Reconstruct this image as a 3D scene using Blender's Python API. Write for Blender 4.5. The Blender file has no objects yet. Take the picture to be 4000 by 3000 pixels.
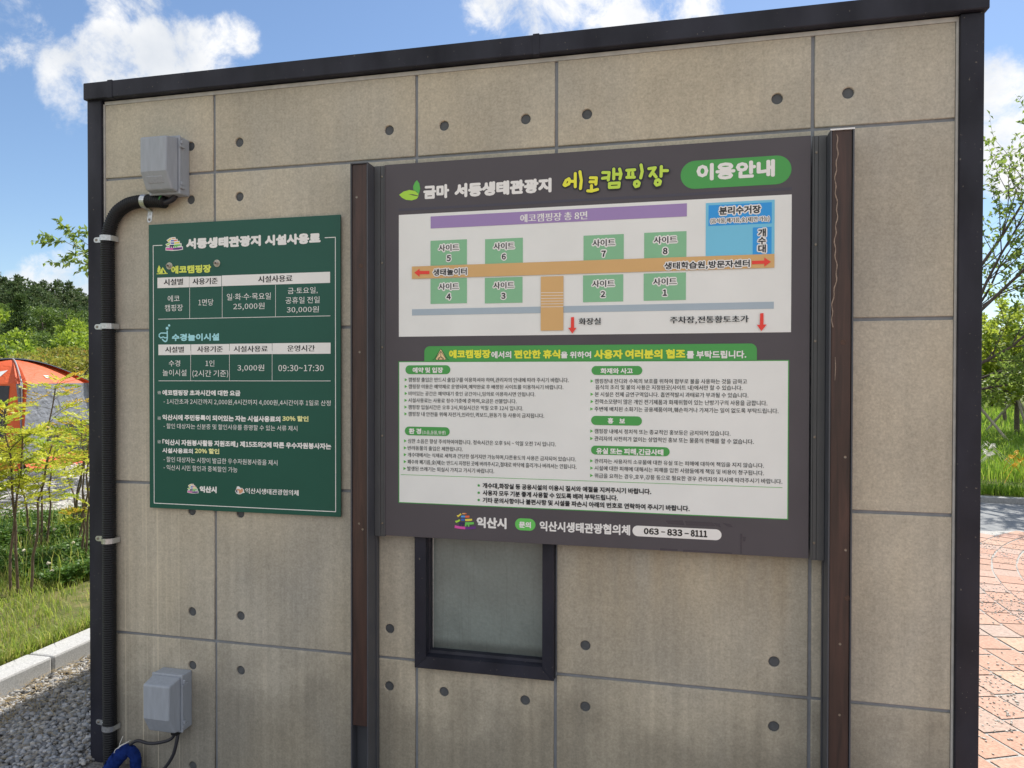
import bpy, bmesh, math, random
import numpy as np
from mathutils import Vector, Matrix, Quaternion

S = bpy.context.scene
COL = S.collection
R = math.radians
rng = np.random.default_rng(7)
random.seed(7)

# ------------------------------------------------------------------ camera
cam_d = bpy.data.cameras.new('camera')
cam = bpy.data.objects.new('camera', cam_d)
COL.objects.link(cam)
cam_d.sensor_width = 36.0
cam_d.lens = 36.0 * 2773.0 / 4000.0
cam_d.clip_start = 0.05
cam_d.clip_end = 3000.0
ax = Vector((0.97480, 0.22303, 0.0014)); fw = Vector((-0.22303, 0.97475, -0.0108))
ax.normalize(); up = ax.cross(fw).normalized(); fw = up.cross(ax).normalized()
cam.matrix_world = Matrix(((ax.x, up.x, -fw.x, 1.7158), (ax.y, up.y, -fw.y, -2.3970),
                           (ax.z, up.z, -fw.z, 1.5409), (0, 0, 0, 1)))
S.camera = cam

# ------------------------------------------------------------------ light
SUN = Vector((0.25, 0.74, 1.0)).normalized()
sun_d = bpy.data.lights.new('sun', 'SUN')
sun_d.energy = 5.0
sun_d.angle = R(0.53)
sun_d.color = (1.0, 0.95, 0.86)
sun = bpy.data.objects.new('sun', sun_d)
COL.objects.link(sun)
sun.rotation_euler = SUN.to_track_quat('Z', 'Y').to_euler()
sun.location = (4, 5, 12)
S.view_settings.view_transform = 'Standard'
S.view_settings.look = 'None'
S.view_settings.gamma = 1.0
S.view_settings.use_curve_mapping = False
S.view_settings.exposure = 0.45
S.cycles.max_bounces = 8
S.cycles.transparent_max_bounces = 8
S.cycles.use_denoising = True

# ------------------------------------------------------------------ sky
world = bpy.data.worlds.new('World')
S.world = world
world.use_nodes = True
wt = world.node_tree
wt.nodes.clear()
def wn(t, **k):
    n = wt.nodes.new(t)
    for a, b in k.items(): setattr(n, a, b)
    return n
wl = wt.links.new
wout = wn('ShaderNodeOutputWorld')
sky = wn('ShaderNodeTexSky', sky_type='NISHITA', sun_disc=False)
sky.sun_elevation = math.asin(SUN.z)
sky.sun_rotation = math.atan2(SUN.x, SUN.y)
sky.altitude = 50.0
sky.air_density = 1.0
sky.dust_density = 0.25
sky.ozone_density = 3.5
bg = wn('ShaderNodeBackground'); bg.inputs['Strength'].default_value = 0.105
wl(sky.outputs[0], bg.inputs['Color'])
tc = wn('ShaderNodeTexCoord')
nz = wn('ShaderNodeVectorMath', operation='NORMALIZE'); wl(tc.outputs['Generated'], nz.inputs[0])
# cloud banks: a centre direction, an angular radius and a weight each
CLOUDS = [(-0.6560,0.6760,0.3310,.044,1),(-0.621,0.7040,0.3440,.056,1.15),(-0.5842,0.7260,0.3620,.052,1.15),(-0.5445,0.7460,0.3820,.040,1),
 (-0.5179,0.7548,0.4026,.028,1),(-0.6394,0.6964,0.3290,.044,1),(-0.5988,0.7238,0.3428,.058,1.2),(-0.6650,0.6758,0.3170,.022,.9),
 (-0.6937,0.6211,0.3647,.045,.62),(-0.6807,0.6367,0.3623,.034,.55),(-0.214,0.8611,0.4612,.046,.75),(-0.152,0.8757,0.4583,.052,1),
 (-0.0738,0.8847,0.4603,.050,1),(0.003,0.8895,0.4569,.050,.8),(-0.5968,0.682,0.4228,.036,.6),(0.3502,0.8812,0.3176,.042,1),
 (0.368,0.8821,0.2941,.055,1),(0.3658,0.8939,0.259,.048,1),(0.392,0.8689,0.3024,.050,1),(-0.6957,0.7076,0.124,.030,1),
 (-0.7146,0.6904,0.1131,.030,1),(-0.7276,0.6787,0.1001,.026,.9),(-0.6953,0.7108,0.1062,.042,1),(-0.67,0.735,0.105,.05,1),
 (0.75,0.55,0.25,.14,1),(-0.9,0.25,0.3,.15,1),(-0.55,-0.7,0.45,.5,1.5),(0.4,-0.8,0.4,.55,1.5),(0,-0.55,0.85,.42,1.4),(-0.9,-0.3,0.3,.4,1.3),(0.9,-0.3,0.35,.4,1.3)]  # widest banks, unseen behind the camera, are added to light the shaded wall
mask = None
for cx, cy, cz, rad, wgt in CLOUDS:
    v = Vector((cx, cy, cz)).normalized()
    d = wn('ShaderNodeVectorMath', operation='DOT_PRODUCT'); d.inputs[1].default_value = v
    wl(nz.outputs[0], d.inputs[0])
    m = wn('ShaderNodeMapRange', interpolation_type='SMOOTHERSTEP')
    m.inputs['From Min'].default_value = math.cos(rad * 1.5); m.inputs['From Max'].default_value = math.cos(rad * 0.15)
    m.inputs['To Max'].default_value = wgt
    wl(d.outputs['Value'], m.inputs['Value'])
    if mask is None: mask = m.outputs[0]
    else:
        x = wn('ShaderNodeMath', operation='MAXIMUM'); wl(mask, x.inputs[0]); wl(m.outputs[0], x.inputs[1]); mask = x.outputs[0]
n1 = wn('ShaderNodeTexNoise'); n1.inputs['Scale'].default_value = 15.0; n1.inputs['Detail'].default_value = 12.0
n1.inputs['Roughness'].default_value = 0.66; n1.inputs['Distortion'].default_value = 0.25
wl(nz.outputs[0], n1.inputs['Vector'])
nm = wn('ShaderNodeMath', operation='MULTIPLY_ADD'); nm.inputs[1].default_value = 3.4; nm.inputs[2].default_value = -1.78
wl(n1.outputs[0], nm.inputs[0])
ma = wn('ShaderNodeMath', operation='ADD'); wl(mask, ma.inputs[0]); wl(nm.outputs[0], ma.inputs[1])
dens = wn('ShaderNodeMapRange', interpolation_type='SMOOTHSTEP')
dens.inputs['From Min'].default_value = 0.20; dens.inputs['From Max'].default_value = 1.15
wl(ma.outputs[0], dens.inputs['Value'])
msk0 = wn('ShaderNodeMapRange'); msk0.inputs['From Min'].default_value = 0.0; msk0.inputs['From Max'].default_value = 0.2
wl(mask, msk0.inputs['Value'])
dm = wn('ShaderNodeMath', operation='MULTIPLY'); wl(dens.outputs[0], dm.inputs[0]); wl(msk0.outputs[0], dm.inputs[1])
n2 = wn('ShaderNodeTexNoise'); n2.inputs['Scale'].default_value = 9.0; n2.inputs['Detail'].default_value = 6.0
off = wn('ShaderNodeVectorMath', operation='ADD'); off.inputs[1].default_value = (3.1, 1.7, 0.4); wl(nz.outputs[0], off.inputs[0]); wl(off.outputs[0], n2.inputs['Vector'])
cr = wn('ShaderNodeValToRGB')
cr.color_ramp.elements[0].position = 0.34; cr.color_ramp.elements[0].color = (0.70, 0.74, 0.80, 1)
cr.color_ramp.elements[1].position = 0.60; cr.color_ramp.elements[1].color = (0.97, 0.97, 0.97, 1)
wl(n2.outputs[0], cr.inputs[0])
bgc = wn('ShaderNodeBackground'); bgc.inputs['Strength'].default_value = 0.80
wl(cr.outputs[0], bgc.inputs['Color'])
mx = wn('ShaderNodeMixShader'); wl(dm.outputs[0], mx.inputs[0]); wl(bg.outputs[0], mx.inputs[1]); wl(bgc.outputs[0], mx.inputs[2])
wl(mx.outputs[0], wout.inputs['Surface'])

# ------------------------------------------------------------------ helpers: colour and materials
K = 1.55
def lin(v):
    v /= 255.0
    return v / 12.92 if v <= 0.04045 else ((v + 0.055) / 1.055) ** 2.4
def shade(r, g, b, k=K):           # colour of a thing seen in the open shade of this place -> its albedo
    return tuple(min(0.85, lin(x) * k) for x in (r, g, b))
MATS = {}
def mat(name, col, rough=0.6, var=0.0, scale=20.0, bump=0.0, bscale=200.0, metal=0.0, spec=0.5, stretch=(1, 1, 1), build=None):
    if name in MATS: return MATS[name]
    m = bpy.data.materials.new(name); m.use_nodes = True
    t = m.node_tree; b = t.nodes['Principled BSDF']
    b.inputs['Roughness'].default_value = rough; b.inputs['Metallic'].default_value = metal
    b.inputs['Specular IOR Level'].default_value = spec
    b.inputs['Base Color'].default_value = (*col, 1)
    tcn = t.nodes.new('ShaderNodeTexCoord'); mp = t.nodes.new('ShaderNodeMapping'); mp.inputs['Scale'].default_value = stretch
    t.links.new(tcn.outputs['Object'], mp.inputs['Vector'])
    if var > 0:
        n = t.nodes.new('ShaderNodeTexNoise'); n.inputs['Scale'].default_value = scale; n.inputs['Detail'].default_value = 5
        t.links.new(mp.outputs[0], n.inputs['Vector'])
        r = t.nodes.new('ShaderNodeMapRange'); r.inputs['From Min'].default_value = 0.3; r.inputs['From Max'].default_value = 0.7
        r.inputs['To Min'].default_value = 1 - var; r.inputs['To Max'].default_value = 1 + var
        t.links.new(n.outputs[0], r.inputs['Value'])
        v = t.nodes.new('ShaderNodeVectorMath'); v.operation = 'SCALE'; v.inputs[0].default_value = col
        t.links.new(r.outputs[0], v.inputs['Scale']); t.links.new(v.outputs[0], b.inputs['Base Color'])
    if bump > 0:
        n = t.nodes.new('ShaderNodeTexNoise'); n.inputs['Scale'].default_value = bscale; n.inputs['Detail'].default_value = 3
        t.links.new(mp.outputs[0], n.inputs['Vector'])
        bp = t.nodes.new('ShaderNodeBump'); bp.inputs['Strength'].default_value = bump; bp.inputs['Distance'].default_value = 0.002
        t.links.new(n.outputs[0], bp.inputs['Height']); t.links.new(bp.outputs[0], b.inputs['Normal'])
    if build: build(t, b, mp)
    MATS[name] = m
    return m
def leaf_mat(name, cols, trans=0.35, rough=0.5, attr=None):
    m = bpy.data.materials.new(name); m.use_nodes = True
    t = m.node_tree; b = t.nodes['Principled BSDF']; o = t.nodes['Material Output']
    b.inputs['Roughness'].default_value = rough; b.inputs['Specular IOR Level'].default_value = 0.35
    if attr:
        a = t.nodes.new('ShaderNodeAttribute'); a.attribute_name = attr; src = a.outputs['Color']
    else:
        g = t.nodes.new('ShaderNodeNewGeometry'); r = t.nodes.new('ShaderNodeValToRGB')
        el = r.color_ramp.elements
        while len(el) < len(cols): el.new(0.5)
        for i, c in enumerate(cols):
            el[i].position = i / (len(cols) - 1); el[i].color = (*c, 1)
        t.links.new(g.outputs['Random Per Island'], r.inputs[0]); src = r.outputs[0]
    t.links.new(src, b.inputs['Base Color'])
    tr = t.nodes.new('ShaderNodeBsdfTranslucent')
    hs = t.nodes.new('ShaderNodeHueSaturation'); hs.inputs['Value'].default_value = 1.5; hs.inputs['Hue'].default_value = 0.485
    t.links.new(src, hs.inputs['Color']); t.links.new(hs.outputs[0], tr.inputs['Color'])
    mxs = t.nodes.new('ShaderNodeMixShader'); mxs.inputs[0].default_value = trans
    t.links.new(b.outputs[0], mxs.inputs[1]); t.links.new(tr.outputs[0], mxs.inputs[2]); t.links.new(mxs.outputs[0], o.inputs['Surface'])
    return m

# ------------------------------------------------------------------ helpers: objects
def tag(o, label=None, cat=None, group=None, kind=None):
    for k, v in (('label', label), ('category', cat), ('group', group), ('kind', kind)):
        if v: o[k] = v
    return o
def thing(name, label, cat, loc=(0, 0, 0), rz=0.0, group=None):
    o = bpy.data.objects.new(name, None); COL.objects.link(o)
    o.empty_display_size = 0.1
    o.location = loc; o.rotation_euler = (0, 0, rz)
    return tag(o, label, cat, group)
def copy_tree(o, parent=None):
    c = o.copy(); COL.objects.link(c)
    if parent: c.parent = parent
    for ch in list(o.children): copy_tree(ch, c)
    return c
class MB:
    """collects shapes in world coordinates; build() links them as one mesh"""
    def __init__(s): s.v = []; s.f = []; s.m = []
    def add(s, vs, fs, m=0):
        b = len(s.v); s.v += [tuple(map(float, p)) for p in vs]
        s.f += [tuple(b + i for i in f) for f in fs]; s.m += [m] * len(fs); return s
    def box(s, x0, x1, y0, y1, z0, z1, m=0):
        return s.add([(x0,y0,z0),(x1,y0,z0),(x1,y1,z0),(x0,y1,z0),(x0,y0,z1),(x1,y0,z1),(x1,y1,z1),(x0,y1,z1)],
                     [(0,3,2,1),(4,5,6,7),(0,1,5,4),(1,2,6,5),(2,3,7,6),(3,0,4,7)], m)
    def flat(s, pts, y, m=0):                       # a printed shape on an upright board
        a = sum(pts[i][0]*pts[(i+1)%len(pts)][1]-pts[(i+1)%len(pts)][0]*pts[i][1] for i in range(len(pts)))
        if a < 0: pts = pts[::-1]
        return s.add([(p[0], y, p[1]) for p in pts], [tuple(range(len(pts)))], m)
    def pill(s, x0, x1, z0, z1, r, y, m=0, n=8, bottom=True):
        r = min(r, (z1-z0)/2, (x1-x0)/2); pts = []
        cs = [(x1-r, z1-r, 0), (x0+r, z1-r, 90)] + ([(x0+r, z0+r, 180), (x1-r, z0+r, 270)] if bottom else [])
        for cx, cz, a0 in cs:
            for k in range(n+1):
                a = R(a0 + 90*k/n); pts.append((cx+r*math.cos(a), cz+r*math.sin(a)))
        if not bottom: pts += [(x0, z0), (x1, z0)]
        return s.flat(pts, y, m)
    def stroke(s, pts, w, y, m=0, caps=True):
        h = w/2; i = 0
        for a, b in zip(pts[:-1], pts[1:]):
            dx, dz = b[0]-a[0], b[1]-a[1]; L = math.hypot(dx, dz)
            if L < 1e-6: continue
            nx, nzz = -dz/L*h, dx/L*h
            s.flat([(a[0]+nx,a[1]+nzz),(a[0]-nx,a[1]-nzz),(b[0]-nx,b[1]-nzz),(b[0]+nx,b[1]+nzz)], y - 2e-5*i, m); i += 1
        if caps and (len(pts) > 2 or w > 0.004):
            for p in pts:
                s.flat([(p[0]+h*math.cos(k*math.pi/5), p[1]+h*math.sin(k*math.pi/5)) for k in range(10)], y - 2e-5*i, m); i += 1
        return s
    def tube(s, pts, rad, n=8, m=0, caps=True):
        P = [Vector(p) for p in pts]; rad = list(rad) if hasattr(rad, '__len__') else [rad]*len(P)
        b = len(s.v); prev = None
        for i, p in enumerate(P):
            t = (P[min(i+1, len(P)-1)] - P[max(i-1, 0)]).normalized()
            if prev is None:
                prev = t.orthogonal().normalized()
            u = (prev - t*prev.dot(t))
            u = u.normalized() if u.length > 1e-6 else t.orthogonal().normalized()
            prev = u; w = t.cross(u)
            for k in range(n):
                a = 2*math.pi*k/n; q = p + (u*math.cos(a) + w*math.sin(a))*rad[i]
                s.v.append((q.x, q.y, q.z))
        for i in range(len(P)-1):
            for k in range(n):
                s.f.append((b+i*n+k, b+i*n+(k+1)%n, b+(i+1)*n+(k+1)%n, b+(i+1)*n+k)); s.m.append(m)
        if caps:
            s.f.append(tuple(b+k for k in range(n))[::-1]); s.m.append(m)
            s.f.append(tuple(b+(len(P)-1)*n+k for k in range(n))); s.m.append(m)
        return s
    def disc_stack(s, x, z, prof, n=20, m=0):       # turned shape on a wall: (radius, y) pairs from back to front
        b = len(s.v)
        for r, y in prof:
            for k in range(n):
                a = 2*math.pi*k/n; s.v.append((x+r*math.cos(a), y, z+r*math.sin(a)))
        for i in range(len(prof)-1):
            for k in range(n):
                s.f.append((b+i*n+k, b+(i+1)*n+k, b+(i+1)*n+(k+1)%n, b+i*n+(k+1)%n)); s.m.append(m)
        s.f.append(tuple(b+(len(prof)-1)*n+k for k in range(n))); s.m.append(m)
        return s
    def build(s, name, mats, parent=None, smooth=False, bevel=0.0, seg=2):
        me = bpy.data.meshes.new(name)
        off = parent_origin(parent)
        me.from_pydata([(p[0]-off[0], p[1]-off[1], p[2]-off[2]) for p in s.v], [], s.f)
        for mm in (mats if isinstance(mats, (list, tuple)) else [mats]): me.materials.append(mm)
        me.polygons.foreach_set('material_index', s.m)
        if smooth: me.polygons.foreach_set('use_smooth', [True]*len(s.f))
        me.update()
        o = bpy.data.objects.new(name, me); COL.objects.link(o)
        if parent: o.parent = parent
        if bevel:
            md = o.modifiers.new('bevel', 'BEVEL'); md.width = bevel; md.segments = seg; md.limit_method = 'ANGLE'; md.angle_limit = R(40)
            md.harden_normals = False
        return o
def parent_origin(p):
    x = y = z = 0.0
    while p:
        x += p.location.x; y += p.location.y; z += p.location.z; p = p.parent
    return (x, y, z)
def np_mesh(name, verts, faces, mats, parent=None, attr=None, mi=None):
    """many equal-sided faces at once (numpy arrays)"""
    me = bpy.data.meshes.new(name); nv = len(verts); nf, k = faces.shape
    off = np.array(parent_origin(parent))
    me.vertices.add(nv); me.vertices.foreach_set('co', (verts-off).astype(np.float32).ravel())
    me.loops.add(nf*k); me.loops.foreach_set('vertex_index', faces.astype(np.int32).ravel())
    me.polygons.add(nf); me.polygons.foreach_set('loop_start', np.arange(0, nf*k, k, dtype=np.int32))
    try: me.polygons.foreach_set('loop_total', np.full(nf, k, dtype=np.int32))
    except Exception: pass
    for m in (mats if isinstance(mats, (list, tuple)) else [mats]): me.materials.append(m)
    if mi is not None: me.polygons.foreach_set('material_index', mi.astype(np.int32))
    if attr is not None:
        a = me.color_attributes.new(name='leaf_colour', type='FLOAT_COLOR', domain='POINT')
        c = np.ones((nv, 4), dtype=np.float32); c[:, :3] = attr; a.data.foreach_set('color', c.ravel())
    me.update(calc_edges=True)
    o = bpy.data.objects.new(name, me); COL.objects.link(o)
    if parent: o.parent = parent
    return o

# ------------------------------------------------------------------ lettering
import os
try:
    FONT = bpy.data.fonts.load(os.path.join(bpy.utils.system_resource('DATAFILES', path='fonts'), 'Noto Sans CJK Regular.woff2'))
except Exception:
    FONT = None                                       # the built-in font falls back to the same glyphs
GLY = {}
def glyphs(s, wt_=0):
    k = s
    if k in GLY: return GLY[k]
    c = bpy.data.curves.new('lettering', 'FONT'); c.body = s; c.size = 1.0; c.resolution_u = 2
    if FONT and '·' not in s: c.font = FONT
    o = bpy.data.objects.new('lettering', c); COL.objects.link(o)
    me = bpy.data.meshes.new_from_object(o.evaluated_get(bpy.context.evaluated_depsgraph_get()))
    v = np.empty(len(me.vertices)*3); me.vertices.foreach_get('co', v); v = v.reshape(-1, 3)[:, :2]
    f = [tuple(p.vertices) for p in me.polygons]
    bpy.data.objects.remove(o); bpy.data.curves.remove(c); bpy.data.meshes.remove(me)
    GLY[k] = (v, f); return v, f
def letter(mb, s, X0, X1, Zb, Zt, y, m, wt_, mode='h', grow=None):
    v, f = glyphs(s)
    w = wt_*.55
    if '·' in s: mode = 'i'
    if mode == 'h': sc = (Zt-Zb)/(HANGUL[1]-HANGUL[0]+2*w); base = Zb + (w-HANGUL[0])*sc
    elif mode == 'd': sc = (Zt-Zb)/(DIGIT[1]-DIGIT[0]+2*w); base = Zb + (w-DIGIT[0])*sc
    else:
        sc = (Zt-Zb)/(v[:,1].max()-v[:,1].min()+2*w); base = Zb + (w-v[:,1].min())*sc
    wx = w*sc
    sx = (X1-X0-2*wx)/(v[:,0].max()-v[:,0].min()); x0 = X0 + wx - v[:,0].min()*sx
    e = w if grow is None else grow
    if e < .003: offs = [(0, 0)]
    elif e < .012: offs = [(-e, 0), (e, 0)]
    else:
        n = 8 if e < .03 else 12
        offs = [(e*math.cos(k*2*math.pi/n), e*math.sin(k*2*math.pi/n)) for k in range(n)]
        if e > .035: offs += [(e*.5*math.cos(k*math.pi/3), e*.5*math.sin(k*math.pi/3)) for k in range(6)]
    for i, (ox, oz) in enumerate(offs):
        mb.add([(x0+p[0]*sx+ox*sc, y-1.2e-5*i, base+(p[1]+oz)*sc) for p in v], f, m)
def _ext(s):
    v, f = glyphs(s); return float(v[:,1].min()), float(v[:,1].max())
HANGUL = _ext('생태관광'); DIGIT = _ext('0930')
# ------------------------------------------------------------------ materials of the building and its fixtures
def concrete_nodes(t, b, mp):
    N = t.nodes.new; L = t.links.new
    def noise(scale, det, st=(1, 1, 1), rough=0.55, loc=(0, 0, 0)):
        m2 = N('ShaderNodeMapping'); m2.inputs['Scale'].default_value = st; m2.inputs['Location'].default_value = loc
        L(mp.outputs[0], m2.inputs['Vector'])
        n = N('ShaderNodeTexNoise'); n.inputs['Scale'].default_value = scale; n.inputs['Detail'].default_value = det; n.inputs['Roughness'].default_value = rough
        L(m2.outputs[0], n.inputs['Vector']); return n.outputs[0]
    def rng_(src, a, b_, c, d, smooth=False):
        r = N('ShaderNodeMapRange'); r.inputs['From Min'].default_value = a; r.inputs['From Max'].default_value = b_
        r.inputs['To Min'].default_value = c; r.inputs['To Max'].default_value = d
        if smooth: r.interpolation_type = 'SMOOTHSTEP'
        L(src, r.inputs['Value']); return r.outputs[0]
    def mul(a, c):
        x = N('ShaderNodeMath'); x.operation = 'MULTIPLY'
        for i, q in enumerate((a, c)):
            if isinstance(q, float): x.inputs[i].default_value = q
            else: L(q, x.inputs[i])
        return x.outputs[0]
    sp = N('ShaderNodeSeparateXYZ'); L(mp.outputs[0], sp.inputs[0]); X, Z = sp.outputs[0], sp.outputs[2]
    oi = N('ShaderNodeObjectInfo'); rnd = oi.outputs['Random']
    g = mul(rng_(noise(125, 3, rough=0.75), 0.32, 0.68, 0.84, 1.15), rng_(noise(48, 3, loc=(4, 0, 1)), 0.32, 0.68, 0.92, 1.07))
    g = mul(g, rng_(noise(2.6, 5, loc=(1, 2, 3)), 0.35, 0.65, 0.88, 1.09))
    g = mul(g, rng_(rnd, 0.0, 1.0, 0.93, 1.05))        # every panel came out of its own batch
    # rain streaks: broad and soft high up, sharper and stronger towards the ground
    low = rng_(Z, 1.15, 0.45, 0.35, 1.0, True)
    st = rng_(noise(1, 6, (30, 1, 0.8), loc=(2, 0, 5)), 0.36, 0.66, -0.115, 0.085)
    ad = N('ShaderNodeMath'); ad.operation = 'ADD'; ad.inputs[1].default_value = 1.0; L(mul(st, low), ad.inputs[0])
    g = mul(g, ad.outputs[0])
    # blotchy darkening along the base: weaker light low on the wall, put into colour
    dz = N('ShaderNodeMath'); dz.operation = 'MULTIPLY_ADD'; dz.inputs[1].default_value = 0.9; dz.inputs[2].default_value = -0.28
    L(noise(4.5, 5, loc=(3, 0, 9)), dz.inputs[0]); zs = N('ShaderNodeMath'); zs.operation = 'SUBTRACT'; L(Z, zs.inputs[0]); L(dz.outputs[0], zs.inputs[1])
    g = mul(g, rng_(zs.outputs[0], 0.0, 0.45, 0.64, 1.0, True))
    # pale lime runs beside the conduit
    lm = mul(rng_(noise(1, 3, (85, 1, 0.30), loc=(0.3, 0, 8)), 0.56, 0.66, 0.0, 0.75), mul(rng_(X, -0.06, -0.22, 0.0, 1.0, True), rng_(Z, 1.5, 0.9, 0.0, 1.0, True)))
    fr = rng_(noise(250, 2, loc=(7, 1, 2)), 0.67, 0.75, 1.0, 0.62)
    g = mul(g, fr)
    base = N('ShaderNodeMixRGB'); base.inputs[1].default_value = (*shade(155, 148, 133), 1); base.inputs[2].default_value = (*shade(141, 138, 130), 1)
    L(rng_(noise(1.7, 3, (1, 1, 0.5), loc=(5, 5, 1)), 0.38, 0.64, 0.0, 1.0), base.inputs[0])
    # brown wash that runs off the lower edge of the information board
    br = mul(mul(rng_(noise(1, 4, (14, 1, 1.2), loc=(9, 0, 2)), 0.35, 0.65, 0.15, 0.75), rng_(Z, 0.55, 1.0, 0.0, 1.0, True)), mul(rng_(X, 1.30, 1.45, 0.0, 1.0, True), mul(rng_(X, 2.13, 2.05, 0.0, 0.6, True), rng_(Z, 1.12, 1.0, 0.0, 1.0))))
    bw = N('ShaderNodeMixRGB'); bw.inputs[2].default_value = (*shade(142, 124, 94), 1); L(br, bw.inputs[0]); L(base.outputs[0], bw.inputs[1])
    v = N('ShaderNodeVectorMath'); v.operation = 'SCALE'; L(bw.outputs[0], v.inputs[0]); L(g, v.inputs['Scale'])
    fin = N('ShaderNodeMixRGB'); fin.inputs[2].default_value = (*shade(178, 170, 152), 1); L(lm, fin.inputs[0]); L(v.outputs[0], fin.inputs[1])
    L(fin.outputs[0], b.inputs['Base Color'])
    bp = N('ShaderNodeBump'); bp.inputs['Strength'].default_value = 0.35; bp.inputs['Distance'].default_value = 0.002
    L(noise(160, 4), bp.inputs['Height']); L(bp.outputs[0], b.inputs['Normal'])
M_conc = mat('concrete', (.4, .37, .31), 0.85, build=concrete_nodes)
M_joint = mat('sealant', shade(106, 110, 117), 0.55, 0.10, 40)
M_jpale = mat('pale_sealant', shade(150, 150, 148), 0.6, 0.12, 30)
def frame_nodes(t, b, mp):
    N = t.nodes.new; L = t.links.new
    def noise(scale, det, st):
        m2 = N('ShaderNodeMapping'); m2.inputs['Scale'].default_value = st; L(mp.outputs[0], m2.inputs['Vector'])
        n = N('ShaderNodeTexNoise'); n.inputs['Scale'].default_value = scale; n.inputs['Detail'].default_value = det; L(m2.outputs[0], n.inputs['Vector']); return n.outputs[0]
    def rr(src, a, b_, c, d):
        r = N('ShaderNodeMapRange'); r.inputs['From Min'].default_value = a; r.inputs['From Max'].default_value = b_; r.inputs['To Min'].default_value = c; r.inputs['To Max'].default_value = d; L(src, r.inputs['Value']); return r.outputs[0]
    m1 = N('ShaderNodeMixRGB'); m1.inputs[1].default_value = (*shade(20, 21, 30), 1); m1.inputs[2].default_value = (*shade(35, 36, 46), 1); L(rr(noise(7, 5, (1, 1, .5)), .35, .68, 0, 1), m1.inputs[0])
    m2_ = N('ShaderNodeMixRGB'); m2_.inputs[2].default_value = (*shade(104, 98, 90), 1); L(m1.outputs[0], m2_.inputs[1]); L(rr(noise(95, 3, (1, 1, 1)), .70, .76, 0, .7), m2_.inputs[0])
    L(m2_.outputs[0], b.inputs['Base Color']); L(rr(noise(12, 4, (1, 1, .4)), .3, .7, .38, .7), b.inputs['Roughness'])
    bp = N('ShaderNodeBump'); bp.inputs['Strength'].default_value = .25; bp.inputs['Distance'].default_value = .004; L(noise(3.5, 3, (1, 1, 1)), bp.inputs['Height']); L(bp.outputs[0], b.inputs['Normal'])
M_frame = mat('dark_frame', shade(25, 27, 34), 0.5, spec=0.3, build=frame_nodes)
M_plug = mat('hole_plug', shade(66, 69, 73), 0.75, 0.15, 60)
M_roof = mat('roof_membrane', (.12, .12, .12), 0.9, 0.2, 5)
M_gal = mat('galvanised', (.55, .57, .59), 0.38, 0.22, 90, 0.1, 250, metal=0.85)
M_nut = mat('nut_steel', (.55, .53, .50), 0.35, 0.25, 150, metal=0.7)
M_steel = mat('bolt_steel', (.25, .22, .19), 0.4, 0.25, 150, metal=0.9)
M_washer = mat('washer_zinc', (.50, .48, .40), 0.5, 0.2, 120, metal=0.35)
M_box = mat('grey_plastic', shade(128, 134, 143), 0.55, 0.07, 14, 0.06, 400, stretch=(6, 6, 1))
M_cond = mat('black_corrugated', (.010, .011, .014), 0.5, spec=0.3)
M_cord = mat('black_cord', (.02, .021, .03), 0.45)
M_wire = mat('green_wire', (.05, .28, .06), 0.4)
M_blue = mat('blue_cloth', (.010, .028, .15), 0.95, 0.25, 40, 0.6, 220, spec=0.1)
M_string = mat('white_string', (.7, .7, .68), 0.8)
def wood_nodes(t, b, mp):
    N = t.nodes.new; L = t.links.new
    m2 = N('ShaderNodeMapping'); m2.inputs['Scale'].default_value = (20, 20, 1.3); L(mp.outputs[0], m2.inputs['Vector'])
    n = N('ShaderNodeTexNoise'); n.inputs['Scale'].default_value = 3; n.inputs['Detail'].default_value = 6; n.inputs['Distortion'].default_value = 0.9; L(m2.outputs[0], n.inputs['Vector'])
    r = N('ShaderNodeValToRGB'); e = r.color_ramp.elements
    e[0].position = 0.30; e[0].color = (*shade(40, 29, 27), 1); e[1].position = 0.72; e[1].color = (*shade(62, 43, 38), 1)
    L(n.outputs[0], r.inputs[0])
    n2 = N('ShaderNodeTexNoise'); n2.inputs['Scale'].default_value = 2.5; n2.inputs['Detail'].default_value = 3; L(mp.outputs[0], n2.inputs['Vector'])
    r2 = N('ShaderNodeMapRange'); r2.inputs['From Min'].default_value = .35; r2.inputs['From Max'].default_value = .65; r2.inputs['To Min'].default_value = .7; r2.inputs['To Max'].default_value = 1.15; L(n2.outputs[0], r2.inputs['Value'])
    v = N('ShaderNodeVectorMath'); v.operation = 'SCALE'; L(r.outputs[0], v.inputs[0]); L(r2.outputs[0], v.inputs['Scale']); L(v.outputs[0], b.inputs['Base Color'])
    bp = N('ShaderNodeBump'); bp.inputs['Strength'].default_value = 0.3; bp.inputs['Distance'].default_value = 0.001; L(n.outputs[0], bp.inputs['Height']); L(bp.outputs[0], b.inputs['Normal'])
M_wood = mat('stained_wood', (.05, .03, .02), 0.45, build=wood_nodes)
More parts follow.
